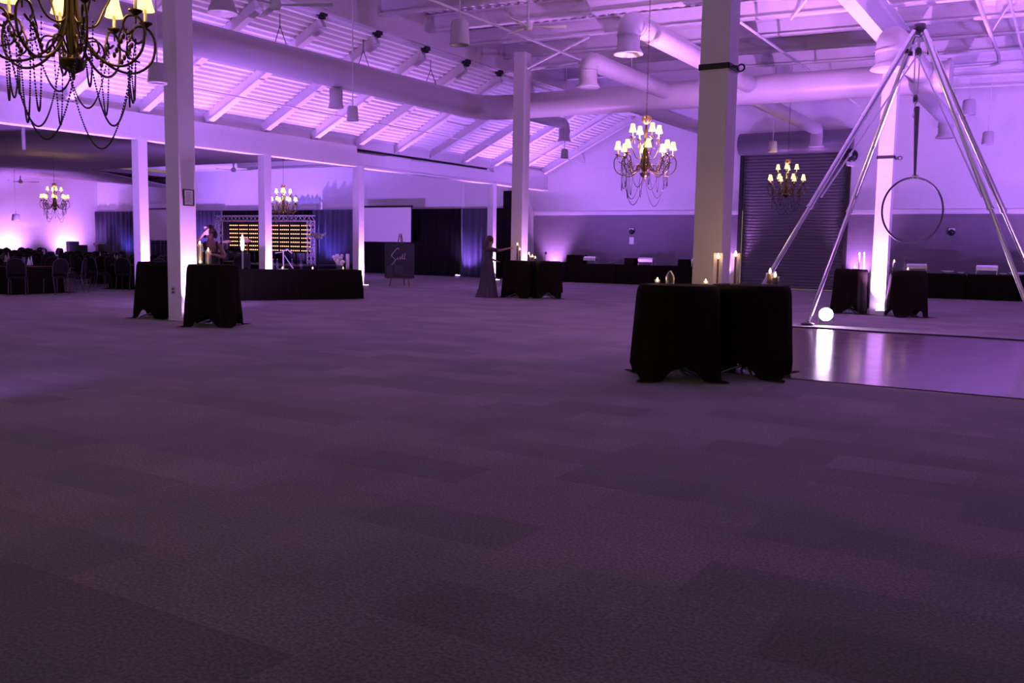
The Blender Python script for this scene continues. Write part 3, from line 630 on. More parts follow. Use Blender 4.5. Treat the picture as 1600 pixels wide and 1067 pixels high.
# ------------------------------------------------------------ long bar and buffets
def skirted_table(p0, p1, depth, H, label, mat_='black', back=1):
    """front edge p0->p1 on the floor, cloth to the floor"""
    p0 = Vector((*p0, 0)); p1 = Vector((*p1, 0)); d = (p1-p0).normalized(); n = Vector((-d.y, d.x, 0))*back; L = (p1-p0).length
    t = thing('banquet_table', 'table under '+label, 'table', p0, math.atan2(d.y, d.x))
    s = back
    lo, hi = sorted((0.03*s, s*depth-.03*s))
    MB().box((.03, lo, H-.04), (L-.03, hi, H-.008)).make('tabletop', 'plastic', t)
    for x in (.2, L-.25):
        MB().box((x, lo+.1, 0), (x+.04, lo+.14, H-.04)).box((x, hi-.14, 0), (x+.04, hi-.1, H-.04)).make('leg', 'dullmetal', t)
    mb = MB(); per = 2*(L+depth); N_ = int(per/.05); vs = []; 
    def P(u):
        u %= per
        if u < L: return Vector((u, 0, 0)), Vector((0, -s, 0))
        u -= L
        if u < depth: return Vector((L, s*u, 0)), Vector((1, 0, 0))
        u -= depth
        if u < L: return Vector((L-u, s*depth, 0)), Vector((0, s, 0))
        u -= L; return Vector((0, s*(depth-u), 0)), Vector((-1, 0, 0))
    rows = [(H, 0), (H-.02, .008), (H-.3, .03), (.3, .05), (.012, .06)]
    for (z, fl) in rows:
        for i in range(N_):
            q, nn = P(per*i/N_); f = .5+.5*math.sin(i*1.9+math.sin(i*.31)*2); vs.append(q+nn*(fl*(.25+.75*f)+.002)+Vector((0, 0, z)))
    fs = [(r*N_+i, (r+1)*N_+i, (r+1)*N_+(i+1) % N_, r*N_+(i+1) % N_) for r in range(len(rows)-1) for i in range(N_)]
    fs.append(tuple(range(N_)))
    mb.add(vs, fs, True); c = mb.make('tablecloth', mat_); c.location = t.location; c.rotation_euler = t.rotation_euler
    tag(c, label, 'tablecloth'); return t
skirted_table((-17.95, 15.85), (-16.35, 18.97), .76, .78, 'black floor-length cloth of the long low bar behind the left tables', back=1)
skirted_table((-18.55, 34.7), (-16.3, 34.9), .76, .80, 'black cloth of the left part of the buffet on the grey wall', back=1)
skirted_table((-16.25, 34.9), (-13.9, 34.95), .76, .80, 'black cloth of the middle part of the buffet on the grey wall', back=1)
skirted_table((-13.85, 34.95), (-11.9, 34.9), .76, .80, 'black cloth of the buffet table nearest the strapped column', back=1)
skirted_table((-5.4, 33.2), (-3.0, 33.5), .8, .82, 'black cloth of the buffet table behind the glowing column', back=1)
skirted_table((-2.95, 33.5), (-.6, 33.75), .8, .82, 'black cloth of the buffet table under the right rig legs', back=1)
skirted_table((-.55, 33.75), (1.8, 34.0), .8, .82, 'black cloth of the buffet table reaching past the right edge', back=1)
def chafing(p, rz, label, s=1):
    t = thing('chafing_dish', label, 'chafing dish', p, rz, 'silver chafing dishes on the buffets')
    mb = MB()
    for sx in (-.3, .3):
        for sy in (-.16, .16): mb.tube([(sx*s, sy*s, 0), (sx*s, sy*s, .2)], .014, 6)
    mb.make('stand', 'silver', t)
    MB().box((-.32, -.18, .13), (.32, .18, .22)).make('pan', 'silver', t, .01)
    MB().box((-.33, -.19, .22), (.33, .19, .25)).prism([(-.31, -.17, .25), (-.31, -.12, .31), (-.31, .12, .31), (-.31, .17, .25)], (.62, 0, 0)).make('lid', 'silver', t)
def bowl(p, r, label, m_='white2', h=None):
    h = h or r*.5
    t = tag(MB().lathe([(0, 0), (r*.4, 0), (r*.8, h*.5), (r, h), (r*.96, h), (r*.7, h*.5), (0, h*.25)], (0, 0, 0), 20).make('bowl', m_), label, 'bowl', 'bowls and platters on the buffets'); t.location = p
for (x, lb) in ((-17.65, 'chafing dish on the left part of the left buffet'), (-15.05, 'chafing dish in the middle of the left buffet'), (-12.75, 'chafing dish at the right end of the left buffet beside the strapped column')):
    chafing((x, 35.25, .802), 0, lb)
for i, (x, wd) in enumerate(((-18.3, .4), (-15.75, .22), (-13.4, .22))):
    t = tag(MB().box((-wd, -.2, 0), (wd, .2, .36-.08*(i > 0))).make('dark_crate', 'black'), 'black box standing left of the '+('first', 'second', 'third')+' chafing dish on the left buffet' if 0 else 'black box standing left of the '+('first', 'second', 'third')[i]+' chafing dish on the left buffet', 'box', 'black boxes on the left buffet'); t.location = (x, 35.25, .802)
bowl((-16.6, 35.1, .802), .16, 'flat bowl right of the first chafing dish on the left buffet', 'grey'); bowl((-14.1, 35.1, .802), .14, 'bowl right of the second chafing dish on the left buffet', 'grey')
for (x, y, lb) in ((-4.55, 33.75, 'chafing dish just right of the glowing column'), (-2.45, 34.0, 'chafing dish in the middle of the right buffet'), (-.75, 34.1, 'chafing dish under the right rig legs')):
    chafing((x, y, .822), .1, lb)
bowl((-3.6, 33.8, .822), .2, 'large white bowl between the first and second chafing dishes of the right buffet'); bowl((-3.2, 33.9, .822), .12, 'small white bowl beside the large white bowl of the right buffet')
bowl((-1.95, 34.0, .822), .12, 'small white bowl right of the second chafing dish on the right buffet'); bowl((-1.55, 33.95, .822), .26, 'wide white platter before the last chafing dish on the right buffet', 'white2', .1); bowl((-.1, 34.1, .822), .16, 'white bowl at the right edge on the buffet')
t = tag(MB().box((-.9, -.35, 0), (.9, .35, .85)).make('dark_cabinet', 'drape'), 'dark covered cabinet at the left end of the left buffet', 'cabinet'); t.location = (-19.4, 34.9, 0)

# ------------------------------------------------------------ drapes and screens on the back wall
def drape(x0, x1, y, z0, z1, m_, label, amp=.07, pitch=.22, group='floor-length drapes on the back wall'):
    mb = MB(); n = int((x1-x0)/.035); vs = []
    for z in (z0, (z0+z1)/2, z1):
        k_ = 1 if z < z1 else .5
        for i in range(n+1):
            x = x0+(x1-x0)*i/n; a = (x-x0)/pitch*2*PI
            vs.append((x, y+amp*k_*(math.sin(a+1.1*math.sin(a*.23))+.35*math.sin(a*.41+2)), z))
    fs = [(r*(n+1)+i, r*(n+1)+i+1, (r+1)*(n+1)+i+1, (r+1)*(n+1)+i) for r in range(2) for i in range(n)]
    mb.add(vs, fs, True); o = mb.make('drape', m_); tag(o, label, 'drape', group)
    s = o.modifiers.new('thick', 'SOLIDIFY'); s.thickness = .01; return o
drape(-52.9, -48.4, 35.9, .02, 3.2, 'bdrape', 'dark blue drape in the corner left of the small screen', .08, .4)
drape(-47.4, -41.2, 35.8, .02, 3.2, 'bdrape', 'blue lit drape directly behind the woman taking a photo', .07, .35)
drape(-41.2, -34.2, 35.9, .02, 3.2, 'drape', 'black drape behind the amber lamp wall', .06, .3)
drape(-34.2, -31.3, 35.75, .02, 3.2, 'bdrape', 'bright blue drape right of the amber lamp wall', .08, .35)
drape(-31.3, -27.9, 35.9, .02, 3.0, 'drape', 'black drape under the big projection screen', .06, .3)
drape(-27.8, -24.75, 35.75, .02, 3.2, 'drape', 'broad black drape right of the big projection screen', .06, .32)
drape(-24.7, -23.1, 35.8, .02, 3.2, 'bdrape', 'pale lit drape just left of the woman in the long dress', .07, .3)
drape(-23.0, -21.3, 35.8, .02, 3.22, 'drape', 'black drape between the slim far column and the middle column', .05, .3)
tag(MB().box((-22.5, 35.9, 3.2), (-21.9, 36.15, 4.0)).make('wall_banner', 'drape'), 'dark narrow banner above the black drape beside the middle column', 'panel')
tag(MB().tube([(-52.9, 36, 3.22), (-21.3, 36, 3.22)], .03, 8).make('drape_pole', 'dullmetal'), 'long pole carrying the drapes of the back wall', 'pole')
def screen(x0, x1, z0, z1, y, label):
    t = thing('projection_screen', label, 'screen', (0, y, 0), 0, 'pull-down projection screens')
    MB().box((x0, -.01, z0), (x1, .01, z1)).make('screen_fabric', 'screen', t)
    MB().tube([((x0+x1)/2, .05, 0), ((x0+x1)/2, .05, z1)], .03, 8).tube([((x0+x1)/2-.5, .3, 0), ((x0+x1)/2, .05, .7)], .015, 6).tube([((x0+x1)/2+.5, .3, 0), ((x0+x1)/2, .05, .7)], .015, 6).make('stand', 'blackmetal', t)
    MB().box((x0-.06, -.06, z1), (x1+.06, .06, z1+.09)).make('screen_case', 'blackmetal', t)
    MB().box((x0-.05, -.012, z0-.03), (x0, .012, z1)).box((x1, -.012, z0-.03), (x1+.05, .012, z1)).box((x0, -.012, z0-.05), (x1, .012, z0)).make('border', 'blackmetal', t)
screen(-30.2, -27.1, 1.6, 3.25, 35.0, 'large white projection screen behind the welcome sign')
screen(-46.9, -43.9, 1.5, 3.25, 35.0, 'white projection screen seen left of the tall column with the notice')

# ------------------------------------------------------------ stage
t = thing('stage_riser', 'low black stage platform behind the long bar', 'stage', (0, 0, 0))
MB().box((-39.5, 30.8, .36), (-30.5, 34.6, .42)).make('deck', 'blackmetal', t); MB().box((-39.45, 30.85, 0), (-30.55, 30.9, .36)).box((-30.6, 30.9, 0), (-30.55, 34.6, .36)).make('skirt', 'drape', t)
# truss frame
t = thing('truss_frame', 'silver lattice truss frame around the amber lamp wall', 'truss', (0, 33, 0))
def truss(a, b, wd=.26, parent=None, name='truss_beam'):
    a = Vector(a); b = Vector(b); d = (b-a).normalized(); L = (b-a).length; u = Vector((0, 1, 0)); r = d.cross(u).normalized(); mb = MB()
    cs = [r*wd/2+u*wd/2, -r*wd/2+u*wd/2, r*wd/2-u*wd/2, -r*wd/2-u*wd/2]
    for c in cs: mb.tube([a+c, b+c], .026, 7)
    n = int(L/.28)
    for i in range(n):
        p, q = a+d*(L*i/n), a+d*(L*(i+1)/n)
        for k1, k2 in ((0, 1), (2, 3), (0, 2), (1, 3)):
            c1, c2 = (cs[k1], cs[k2]) if i % 2 else (cs[k2], cs[k1]); mb.tube([p+c1, q+c2], .014, 5)
    mb.make(name, 'white2', parent)
truss((-38.3, 0, 2.66), (-31.5, 0, 2.66), parent=t)
truss((-38.15, 0, .42), (-38.15, 0, 2.54), parent=t, name='truss_post'); truss((-31.65, 0, .42), (-31.65, 0, 2.54), parent=t, name='truss_post')
# amber lamp wall: panels of 5 x 7 lamps
for i in range(8):
    x0 = -37.72+i*.727
    t = thing('lamp_panel', ('leftmost', 'second', 'third', 'fourth', 'fifth', 'sixth', 'seventh', 'rightmost')[i]+' amber lamp panel of the glowing stage wall'+(' counted from the left' if 0 < i < 7 else ''), 'lamp panel', (x0, 33.3, 1.02), 0, 'amber lamp panels on the stage')
    MB().box((0, 0, -.05), (.70, .08, 1.45)).make('panel_frame', 'blackmetal', t)
    mb = MB()
    for a in range(5):
        for b in range(7): mb.lathe([(0, .02), (.02, .016), (.029, 0)], (.085+a*.132, -.0, .07+b*.205), 8, True, (0, -1, 0))
    mb.make('lamp_grid', 'led', t)
    MB().box((.32, .02, -.6), (.38, .08, -.05)).make('support', 'blackmetal', t)
# band gear
def speaker(x, y, z, w, d, h, label):
    t = thing('loudspeaker', label, 'loudspeaker', (x, y, z), -.35, 'black stage loudspeakers')
    MB().box((-w/2, -d/2, 0), (w/2, d/2, h)).make('cabinet', 'blackmetal', t, .02)
    MB().box((-w/2+.03, -d/2-.012, .04), (w/2-.03, -d/2, h-.04)).make('grille', 'strap', t)
speaker(-35.6, 29.1, 0, 1.3, .7, 1.2, 'big black loudspeaker right of the amber lamp wall')
speaker(-33.9, 29.3, 0, .9, .6, .95, 'lower black loudspeaker right of the big one')
speaker(-32.6, 29.6, 0, .5, .5, .95, 'narrow black loudspeaker beside the slim column at the bar end')
speaker(-41.2, 28.4, 0, .6, .6, 1.25, 'black loudspeaker beside the woman taking a photo')
speaker(-46.2, 30, 0, .7, .5, 1.35, 'black loudspeaker left of the tall column, under the small screen')
t = thing('drum_kit', 'dark drum kit on the stage in front of the lamp wall', 'drum kit', (-35.6, 31.8, .42))
MB().lathe([(0, 0), (.28, 0), (.28, .4), (0, .4)], (0, -.2, .3), 22, True, (0, -1, 0)).make('bass_drum', 'blackmetal', t)
for (x, y, z) in ((-.25, 0, .62), (.2, 0, .62), (.6, -.1, .4), (-.6, -.1, .45)): MB().lathe([(0, 0), (.17, 0), (.17, .22), (0, .22)], (x, y, z), 18).make('drum', 'blackmetal', t)
for (x, y, z) in ((-.7, .1, 1.05), (.75, .1, 1.1), (.3, .3, 1.2)):
    MB().lathe([(0, .03), (.05, .02), (.22, 0)], (x, y, z), 18, True, (.2, -.3, 1)).tube([(x, y, 0), (x, y, z)], .014, 6).make('cymbal', 'gold', t)
MB().lathe([(0, .42), (.17, .42), (.17, .5), (0, .5)], (.1, .6, 0), 14).tube([(.1, .6, 0), (.1, .6, .45)], .03, 6).make('stool', 'blackmetal', t)
def micstand(x, y, label, h=1.5):
    t = thing('microphone_stand', label, 'microphone stand', (x, y, 0), rnd.uniform(0, 3), 'microphone stands by the stage')
    mb = MB().tube([(0, 0, .1), (0, 0, h-.2)], .014, 6)
    for q in range(3): a = q*2.09; mb.tube([(0, 0, .2), (.28*math.cos(a), .28*math.sin(a), .01)], .01, 5)
    mb.tube([(0, 0, h-.2), (.35, 0, h)], .01, 5).make('stand', 'dullmetal', t); MB().ball((.38, 0, h+.02), .035, 8, 6).make('microphone', 'dullmetal', t)
micstand(-34.3, 29.8, 'microphone stand between the drum kit and the big loudspeaker', 1.45); micstand(-36.5, 29.8, 'microphone stand left of the drum kit', 1.4); micstand(-37.6, 29.7, 'leftmost microphone stand near the woman taking a photo', 1.3)
# on the long bar
BZ = .783
def barpt(u, v=.35): a = Vector((-17.95, 15.85)); b = Vector((-16.35, 18.97)); q = a.lerp(b, u); return Vector((q.x-.89*v, q.y+.456*v, BZ))
t = thing('drink_stand', 'white angled stand with bottles on the bar in front of the lamp wall', 'stand', barpt(.42), .4)
MB().tube([(0, 0, 0), (0, 0, .5)], .02, 8).box((-.1, -.1, 0), (.1, .1, .015)).make('post', 'white2', t)
MB().tube([(0, 0, .48), (.1, .02, .52), (.22, .05, .42)], .02, 6).tube([(0, 0, .4), (.25, .05, .02)], .012, 6).tube([(0, 0, .45), (-.2, -.05, .42)], .012, 6).make('arm', 'white2', t)
for i, u in enumerate((.33, .48, .36, .55)):
    t = thing('bottle', ('first', 'third', 'second', 'fourth')[i]+' small bottle from the left on the long bar', 'bottle', barpt(u, .2+.1*(i % 2)), 0, 'bottles on the long bar')
    MB().lathe([(0, 0), (.035, 0), (.036, .15), (.014, .2), (.014, .26), (0, .26)], (0, 0, 0), 12).make('body', 'glass', t); MB().lathe([(.016, .25), (.016, .275), (0, .275)], (0, 0, 0), 10).make('cap', 'gold', t)
for i, u in enumerate((.39, .62, .86)): tealight(barpt(u, .1), ('leftmost', 'middle', 'rightmost')[i]+' tea light along the long bar', 0)
t = thing('flower_vase', 'white flower arrangement standing on the bar near its right end', 'flowers', barpt(.86, .4))
MB().lathe([(0, 0), (.07, 0), (.09, .1), (.06, .2), (.07, .22)], (0, 0, 0), 16).make('vase', 'glass', t)
mb = MB()
for i in range(26): a = rnd.uniform(0, 6.28); r_ = rnd.uniform(0, .15); mb.ball((r_*math.cos(a), r_*math.sin(a), .25+rnd.uniform(-.12, .13)), .045, 7, 5)
mb.make('blooms', 'flower', t)
t = thing('glass_vase', 'slim clear column vase right of the white flowers on the bar', 'vase', barpt(.93, .4)); MB().lathe([(0, 0), (.05, 0), (.05, .42), (.045, .42), (.045, .02), (0, .02)], (0, 0, 0), 16).make('vase_glass', 'white2', t)
t = thing('flower_vase', 'white flowers on a tall stand beside the big loudspeaker stack', 'flowers', at(497, 424, 34)*Vector((1, 1, 0)))
MB().tube([(0, 0, 0), (0, 0, 1.65)], .03, 8).lathe([(0, 0), (.2, 0), (.2, .02), (0, .03)], (0, 0, 0), 16).make('stand', 'blackmetal', t)
mb = MB()
for i in range(30): a = rnd.uniform(0, 6.28); r_ = rnd.uniform(0, .3); mb.ball((r_*math.cos(a), r_*math.sin(a), 1.68+rnd.uniform(0, .14)), .06, 7, 5)
mb.make('blooms', 'flower', t)
t = thing('pillar_lamp', 'tall narrow glowing white plume lamp in front of the lamp wall', 'lamp', at(379, 400, 27)*Vector((1, 1, 0)))
MB().tube([(0, 0, 0), (0, 0, 1.22)], .025, 8).lathe([(0, 0), (.15, 0), (.15, .02), (0, .02)], (0, 0, 0), 16).make('stand', 'plastic', t)
MB().lathe([(0, 1.2), (.04, 1.24), (.06, 1.4), (.045, 1.58), (0, 1.72)], (0, 0, 0), 12).make('plume', mat('glow_plume', (1, .9, .7), .5, emit=(1, .85, .6), es=2.5), t)

# ------------------------------------------------------------ welcome sign on an easel
sp = Vector((-20.32, 25.6, 0)); ang = YAW-.12+.35*0
t = thing('easel', 'wooden easel holding the black welcome sign near the end of the bar', 'easel', sp, ang)
MB().tube([(-.36, 0, 0), (-.03, .1, 1.86)], .018, 6).make('leg', 'wood', t); MB().tube([(.36, 0, 0), (.03, .1, 1.86)], .018, 6).make('leg', 'wood', t)
MB().tube([(0, .75, 0), (0, .12, 1.8)], .018, 6).make('leg', 'wood', t); MB().box((-.45, -.07, .27), (.45, .04, .3)).make('ledge', 'wood', t)
t = thing('welcome_sign', 'black board with white cursive lettering standing on the easel', 'sign', sp+Vector((0, 0, .3)), ang)
MB().box((-.53, -.045, 0), (.53, -.02, 1.22)).make('board', 'sign', t)
def stroke(pts, r=.006): return [(x, -.05, z) for x, z in pts]
mb = MB()
mb.tube(smooth_path(stroke([(-.02, 1.0), (-.06, 1.05), (-.14, .98), (-.28, .80), (-.22, .72), (-.14, .62), (-.22, .52), (-.28, .46)]), 4), .010, 6)
mb.tube(smooth_path(stroke([(-.2, .58), (-.08, .68), (-.05, .74), (-.06, .66), (0, .68), (.04, .76), (.03, .67), (.08, .7), (.14, .86), (.10, .68), (.16, .7), (.22, .88), (.17, .68), (.24, .7)]), 4), .007, 6)
mb.make('lettering', 'chalk', t)
mb = MB()
for i in range(9): mb.box((-.46, -.047, .40-i*.045), (-.26, -.045, .415-i*.045))
for i in range(7): mb.box((-.16+.01*(i % 2), -.047, .44-i*.045), (.16-.02*(i % 3), -.045, .452-i*.045))
mb.box((.05, -.047, .1), (.4, -.045, .115)); mb.make('text_lines', mat('faint_lettering', (.13, .11, .15), .7), t)

# ------------------------------------------------------------ banquet tables and chairs in the left room
def make_chair():
    t = thing('banquet_chair', '', 'chair', (0, 0, 0))
    MB().box((-.21, -.22, .42), (.21, .22, .49)).make('seat', 'seat', t, .025)
    pts = [(-.2, .56), (-.21, .72), (-.19, .84), (-.12, .92), (0, .95), (.12, .92), (.19, .84), (.21, .72), (.2, .56)]
    MB().prism([(x, -.24-(z-.5)*.12, z) for x, z in pts], (0, .04, 0)).make('backrest', 'seat', t, .012)
    MB().tube([(x*1.08, -.22-(z-.5)*.12, z+.01) for x, z in [(-.2, .45)]+pts[1:-1]+[(.2, .45)]], .011, 6).make('back_frame', 'cframe', t)
    for sx in (-1, 1):
        MB().tube([(sx*.19, .19, .43), (sx*.2, .21, 0)], .012, 6).make('leg', 'cframe', t); MB().tube([(sx*.19, -.2, .46), (sx*.2, -.29, 0)], .012, 6).make('leg', 'cframe', t)
    return t
chair0 = make_chair(); first = True
t0 = thing('round_banquet_table', '', 'table', (0, 0, 0)); MB().lathe([(0, .71), (.9, .71), (.9, .74), (0, .74)], (0, 0, 0), 32).make('tabletop', 'wood', t0)
for q in range(4): a = q*PI/2; MB().tube([(.5*math.cos(a), .5*math.sin(a), 0), (.55*math.cos(a), .55*math.sin(a), .71)], .018, 6).make('leg', 'dullmetal', t0)
c0 = cloth_mesh(.91, .745, 1.64, 18, .06, 0, 4).make('tablecloth', 'black'); 
BT = [(-24.4, 14.4), (-24.5, 18.2), (-27.6, 15.6), (-27.8, 19.8), (-28.3, 24), (-31.2, 13.9), (-31.2, 17.7), (-31.6, 21.8), (-34.8, 15.8), (-35, 19.8), (-35.4, 24.2), (-38.6, 17.8), (-38.8, 22), (-39, 26.5), (-42.6, 20), (-42.6, 24.3), (-46.4, 22.4), (-46.8, 27), (-49.6, 30)]
ORD = 'nearest,second nearest,third nearest,fourth nearest,fifth nearest,sixth nearest,seventh nearest,eighth nearest,ninth nearest,tenth nearest,ninth farthest,eighth farthest,seventh farthest,sixth farthest,fifth farthest,fourth farthest,third farthest,second farthest,farthest'.split(',')
BT.sort(key=lambda p: math.hypot(*p))
for i, (x, y) in enumerate(BT):
    lb = 'the %s banquet table' % ORD[i]
    if i == 0: tt, cc = t0, c0
    else: tt = dup(t0); cc = c0.copy(); COL.objects.link(cc)
    tt.location = (x, y, 0); tag(tt, 'round folding table, '+lb+' in the left room', 'table', 'round banquet tables in the left room')
    cc.location = (x, y, 0); cc.rotation_euler = (0, 0, i*.7); tag(cc, 'black cloth draped over '+lb+' in the left room', 'tablecloth', 'black cloths in the left banquet room')
    for q in range(9):
        a = q*2*PI/9+i*.37+rnd.uniform(-.05, .05); r = 1.22+rnd.uniform(-.03, .1)
        c = chair0 if first else dup(chair0); first = False
        c.location = (x+r*math.cos(a), y+r*math.sin(a), 0); c.rotation_euler = (0, 0, a+PI/2)
        tag(c, 'rounded-back black chair at '+lb+' in the left room', 'chair', 'banquet chairs around '+lb)
    if i < 9:
        mb = MB(); gl = thing('table_centrepiece', 'small glass and napkin centrepiece on '+lb, 'centrepiece', (x, y, .748), i, 'centrepieces in the banquet room')
        MB().lathe([(0, 0), (.05, 0), (.05, .22), (.045, .22), (.045, .01), (0, .01)], (0, 0, 0), 14).make('vase', 'glass', gl)
        mb.prism([(-.06, .2, 0), (.06, .2, 0), (0, .2, .24)], (0, .02, 0)).prism([(.2, -.05, 0), (.2, .07, 0), (.2, .01, .22)], (.02, 0, 0)).make('napkin', 'white2', gl)
t = thing('flower_vase', 'white flowers on a low stand before the dark blue corner drape', 'flowers', at(157, 400, 46)*Vector((1, 1, 0)))
MB().tube([(0, 0, 0), (0, 0, 1.05)], .04, 8).lathe([(0, 0), (.2, 0), (.2, .02), (0, .03)], (0, 0, 0), 16).make('stand', 'blackmetal', t)
mb = MB()
for i in range(26): a = rnd.uniform(0, 6.28); r_ = rnd.uniform(0, .28); mb.ball((r_*math.cos(a), r_*math.sin(a), 1.1+rnd.uniform(0, .14)), .07, 7, 5)
mb.make('blooms', 'flower', t)
speaker(-47.6, 31.4, 0, .9, .5, 1.15, 'black loudspeaker beside the right glow of the pink wall')

# ------------------------------------------------------------ people
def skinned(name, verts, edges, radii, m_, parent, sub=2, root=0):
    me = bpy.data.meshes.new(name); me.from_pydata(verts, edges, []); me.update(); me.materials.append(M[m_])
    o = bpy.data.objects.new(name, me); COL.objects.link(o)
    if parent: o.parent = parent
    sk = o.modifiers.new('skin', 'SKIN'); sk.use_smooth_shade = True
    for i, r in enumerate(radii):
        sv = me.skin_vertices[0].data[i]; sv.radius = (r, r) if not isinstance(r, tuple) else r; sv.use_root = (i == root)
    ss = o.modifiers.new('sub', 'SUBSURF'); ss.levels = sub; ss.render_levels = sub
    return o
def hand_pts(V, E, R, wrist, dirv, palmn, curl, ir):
    """adds palm and five fingers beyond the wrist vertex index"""
    w = Vector(V[wrist]); d = Vector(dirv).normalized(); n = Vector(palmn).normalized(); s = d.cross(n).normalized()
    V.append(tuple(w+d*.05)); E.append((wrist, len(V)-1)); R.append((.034, .02)); pc = len(V)-1
    for k_, (off, L) in enumerate(((-.027, .062), (-.009, .074), (.009, .070), (.027, .055))):
        p = w+d*.085+s*off; V.append(tuple(p)); E.append((pc, len(V)-1)); R.append(.0105)
        dd = d.copy()
        for g in range(2):
            dd = (dd+n*curl).normalized(); p = p+dd*L*.5; V.append(tuple(p)); E.append((len(V)-2, len(V)-1)); R.append(.0085-.001*g)
    p = w+d*.03-s*.035; V.append(tuple(p)); E.append((wrist, len(V)-1)); R.append(.012)
    p = p+d*.03-s*.015+n*.012; V.append(tuple(p)); E.append((len(V)-2, len(V)-1)); R.append(.009)
def person(name, label, loc, rz, J, hair, dress, scale=1):
    t = thing(name, label, 'person', loc, rz); t.scale = (scale,)*3
    V = []; E = []; R = []
    def a(p, r, par=None):
        V.append(tuple(p)); R.append(r)
        if par is not None: E.append((par, len(V)-1))
        return len(V)-1
    pel = a((0, 0, .98), (.15, .11)); wa = a((0, 0, 1.10), (.125, .09), pel); chest = a((0, .0, 1.28), (.15, .105), wa); ncb = a((0, 0, 1.44), (.075, .065), chest)
    nk = a(J['neck'], .05, ncb); hd = a(J['head'], (.078, .092), nk); a(Vector(J['head'])+Vector((0, 0, .10)), (.07, .085), hd)
    for s, k_ in ((-1, 'L'), (1, 'R')):
        sh = a((s*.16, 0, 1.40), .055, ncb); el = a(J['el'+k_], .04, sh); wr = a(J['wr'+k_], .026, el)
        dv = (Vector(J['wr'+k_])-Vector(J['el'+k_])); hand_pts(V, E, R, wr, dv, J.get('pn'+k_, (0, 0, -1)), J.get('curl'+k_, .45), 0)
    for s in (-1, 1):
        hp = a((s*.095, 0, .88), .085, pel); kn = a((s*.1, .015, .5), .055, hp); an = a((s*.1, 0, .09), .038, kn); a((s*.1, .13, .035), .03, an)
    body = skinned('body', V, E, R, 'skin', t)
    H = Vector(J['head'])+Vector((0, 0, .055)); f = Vector(J.get('face', (0, 1, 0))).normalized(); sd = f.cross(Vector((0, 0, 1))).normalized()
    mb = MB().ball(H+f*.088-Vector((0, 0, .02)), .014, 8, 6, (1, 1, 1.5)); mb.make('nose', 'skin', t)
    for s in (-1, 1):
        MB().ball(H+f*.079+sd*s*.03+Vector((0, 0, .012)), .010, 8, 6).make('eye', 'hair', t)
        MB().ball(H+sd*s*.083-Vector((0, 0, .01)), .018, 8, 6, (.6, 1, 1.5)).make('ear', 'skin', t)
    MB().ball(H+f*.078-Vector((0, 0, .052)), .016, 8, 6, (1.3, .8, .45)).make('mouth', mat('lips', (.35, .1, .1), .5), t)
    hair(t, H, f, sd); dress(t); return t
def lathe_ell(prof, n=40, folds=0, amp=0):
    mb = MB(); vs = []
    for (z, rx, ry, cy) in prof:
        for j in range(n):
            a = 2*PI*j/n; g = 1+amp*max(0, (1-z))*math.sin(folds*a) if folds else 1
            vs.append((rx*g*math.cos(a), cy+ry*g*math.sin(a), z))
    fs = [(i*n+j, i*n+(j+1) % n, (i+1)*n+(j+1) % n, (i+1)*n+j) for i in range(len(prof)-1) for j in range(n)]
    return mb.add(vs, fs, True)
# woman taking a photo, behind the left table, facing the camera
def hair1(t, H, f, sd):
    mb = MB().ball(H-f*.025+Vector((0, 0, .035)), .108, 16, 12, (.95, 1, 1.0)).ball(H-f*.08+Vector((0, 0, -.05)), .08, 12, 8).ball(H-f*.03+Vector((0, 0, .12)), .06, 12, 8, (1.2, 1, .8))
    for s in (-1, 1): mb.tube(smooth_path([H+sd*s*.085+f*.03+Vector((0, 0, .06)), H+sd*s*.105-Vector((0, 0, .03)), H+sd*s*.10-Vector((0, 0, .07)), H+sd*s*.09-Vector((0, 0, .10))], 4), [.03]*12+[.012], 8)
    mb.make('hair', 'brownhair', t)
def dress1(t):
    lathe_ell([(.05, .30, .28, 0), (.4, .25, .22, 0), (.8, .20, .16, 0), (.98, .185, .145, 0), (1.1, .155, .12, 0), (1.2, .168, .135, 0.01), (1.27, .172, .14, .012)], 40, 9, .06).make('dress', 'bdress', t)
    for s in (-1, 1): MB().tube(smooth_path([(s*.10, .125, 1.24), (s*.115, .115, 1.33), (s*.11, .05, 1.455), (s*.11, -.06, 1.42), (s*.1, -.12, 1.25)], 4), .022, 8).make('shoulder_strap', 'bdress', t)
wl = Vector((-14.45, 12.3, 0)); fa = math.atan2(-wl.x, wl.y)
J1 = dict(neck=(0, 0, 1.50), head=(.01, .015, 1.585), face=(.1, 1, -.1), elL=(-.26, .13, 1.17), wrL=(-.06, .27, 1.22), elR=(.30, .16, 1.43), wrR=(.13, .27, 1.62), pnR=(-.5, .3, .3), pnL=(0, 0, 1), curlL=.5, curlR=.5)
person('person', 'woman in a black V-neck dress holding a phone up behind the left table', wl, math.atan2(-wl.y, -wl.x)-PI/2, J1, hair1, dress1, 1.0)
ph = thing('phone', 'phone with a pale case held up to the face of the woman in black', 'phone', wl, math.atan2(-wl.y, -wl.x)-PI/2)
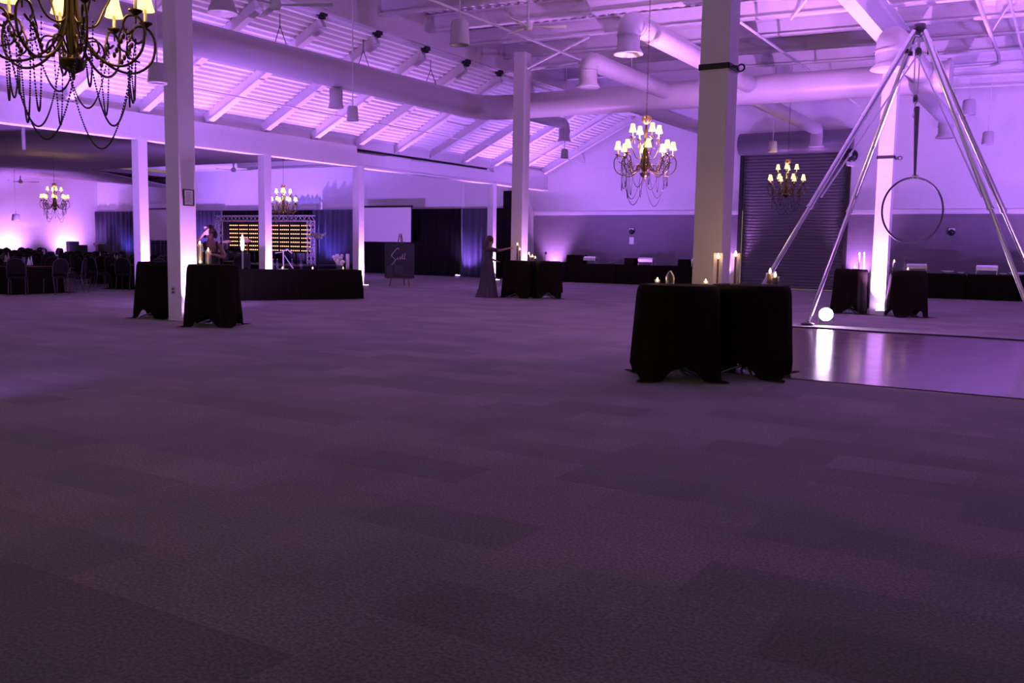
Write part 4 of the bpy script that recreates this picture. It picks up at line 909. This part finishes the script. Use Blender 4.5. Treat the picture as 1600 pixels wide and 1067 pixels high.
MB().box((.04, .30, 1.60), (.12, .31, 1.76)).make('case', 'phone', ph, .004); MB().box((.045, .296, 1.605), (.115, .30, 1.755)).make('display', 'blackmetal', ph)
# woman in the long dress lighting a candle, seen from behind and the side
def hair2(t, H, f, sd):
    mb = MB().ball(H-f*.02+Vector((0, 0, .03)), .107, 16, 12, (.95, 1, 1.05))
    for i in range(7):
        a = (i-3)*.38; d = (-f*math.cos(a)+sd*math.sin(a))
        mb.tube(smooth_path([H+d*.06+Vector((0, 0, .07)), H+d*.105-Vector((0, 0, .03)), H+d*.12-Vector((0, 0, .2)), H+d*.135-Vector((0, 0, .40))], 4), [.045]*10+[.035, .028, .012], 8)
    mb.make('hair', 'hair', t)
def dress2(t):
    lathe_ell([(.01, .29, .29, -.03), (.06, .27, .27, -.02), (.3, .235, .225, 0), (.6, .215, .19, 0), (.85, .205, .165, 0), (.98, .19, .15, 0), (1.1, .155, .12, 0), (1.25, .172, .135, 0), (1.36, .17, .13, 0), (1.41, .13, .10, 0)], 48, 13, .07).make('dress', 'pdress', t)
    for s, k_ in ((-1, 'L'), (1, 'R')):
        MB().tube(smooth_path([(s*.13, 0, 1.39), Vector((s*.16, 0, 1.40)).lerp(Vector(J2['el'+k_]), .45), Vector((s*.16, 0, 1.40)).lerp(Vector(J2['el'+k_]), .95)], 4), [.07, .072, .07, .068, .066, .064, .062, .06, .058], 10).make('sleeve', 'pdress', t)
J2 = dict(neck=(0, .02, 1.50), head=(0, .05, 1.58), face=(.35, 1, -.35), elL=(-.22, .02, 1.14), wrL=(-.16, .2, 1.06), elR=(.24, .26, 1.35), wrR=(.20, .50, 1.42), pnR=(-.3, 0, -1), pnL=(0, 0, 1), curlR=.6)
p2 = Vector((-14.44, 22.26, 0)); vt = Vector((-13.75, 22.75, 0))-p2
person('person', 'dark-haired woman in a long patterned dress reaching towards the candles', p2, math.atan2(vt.y, vt.x)-PI/2, J2, hair2, dress2, 1.0).scale = (1.18, 1.12, 1.0)
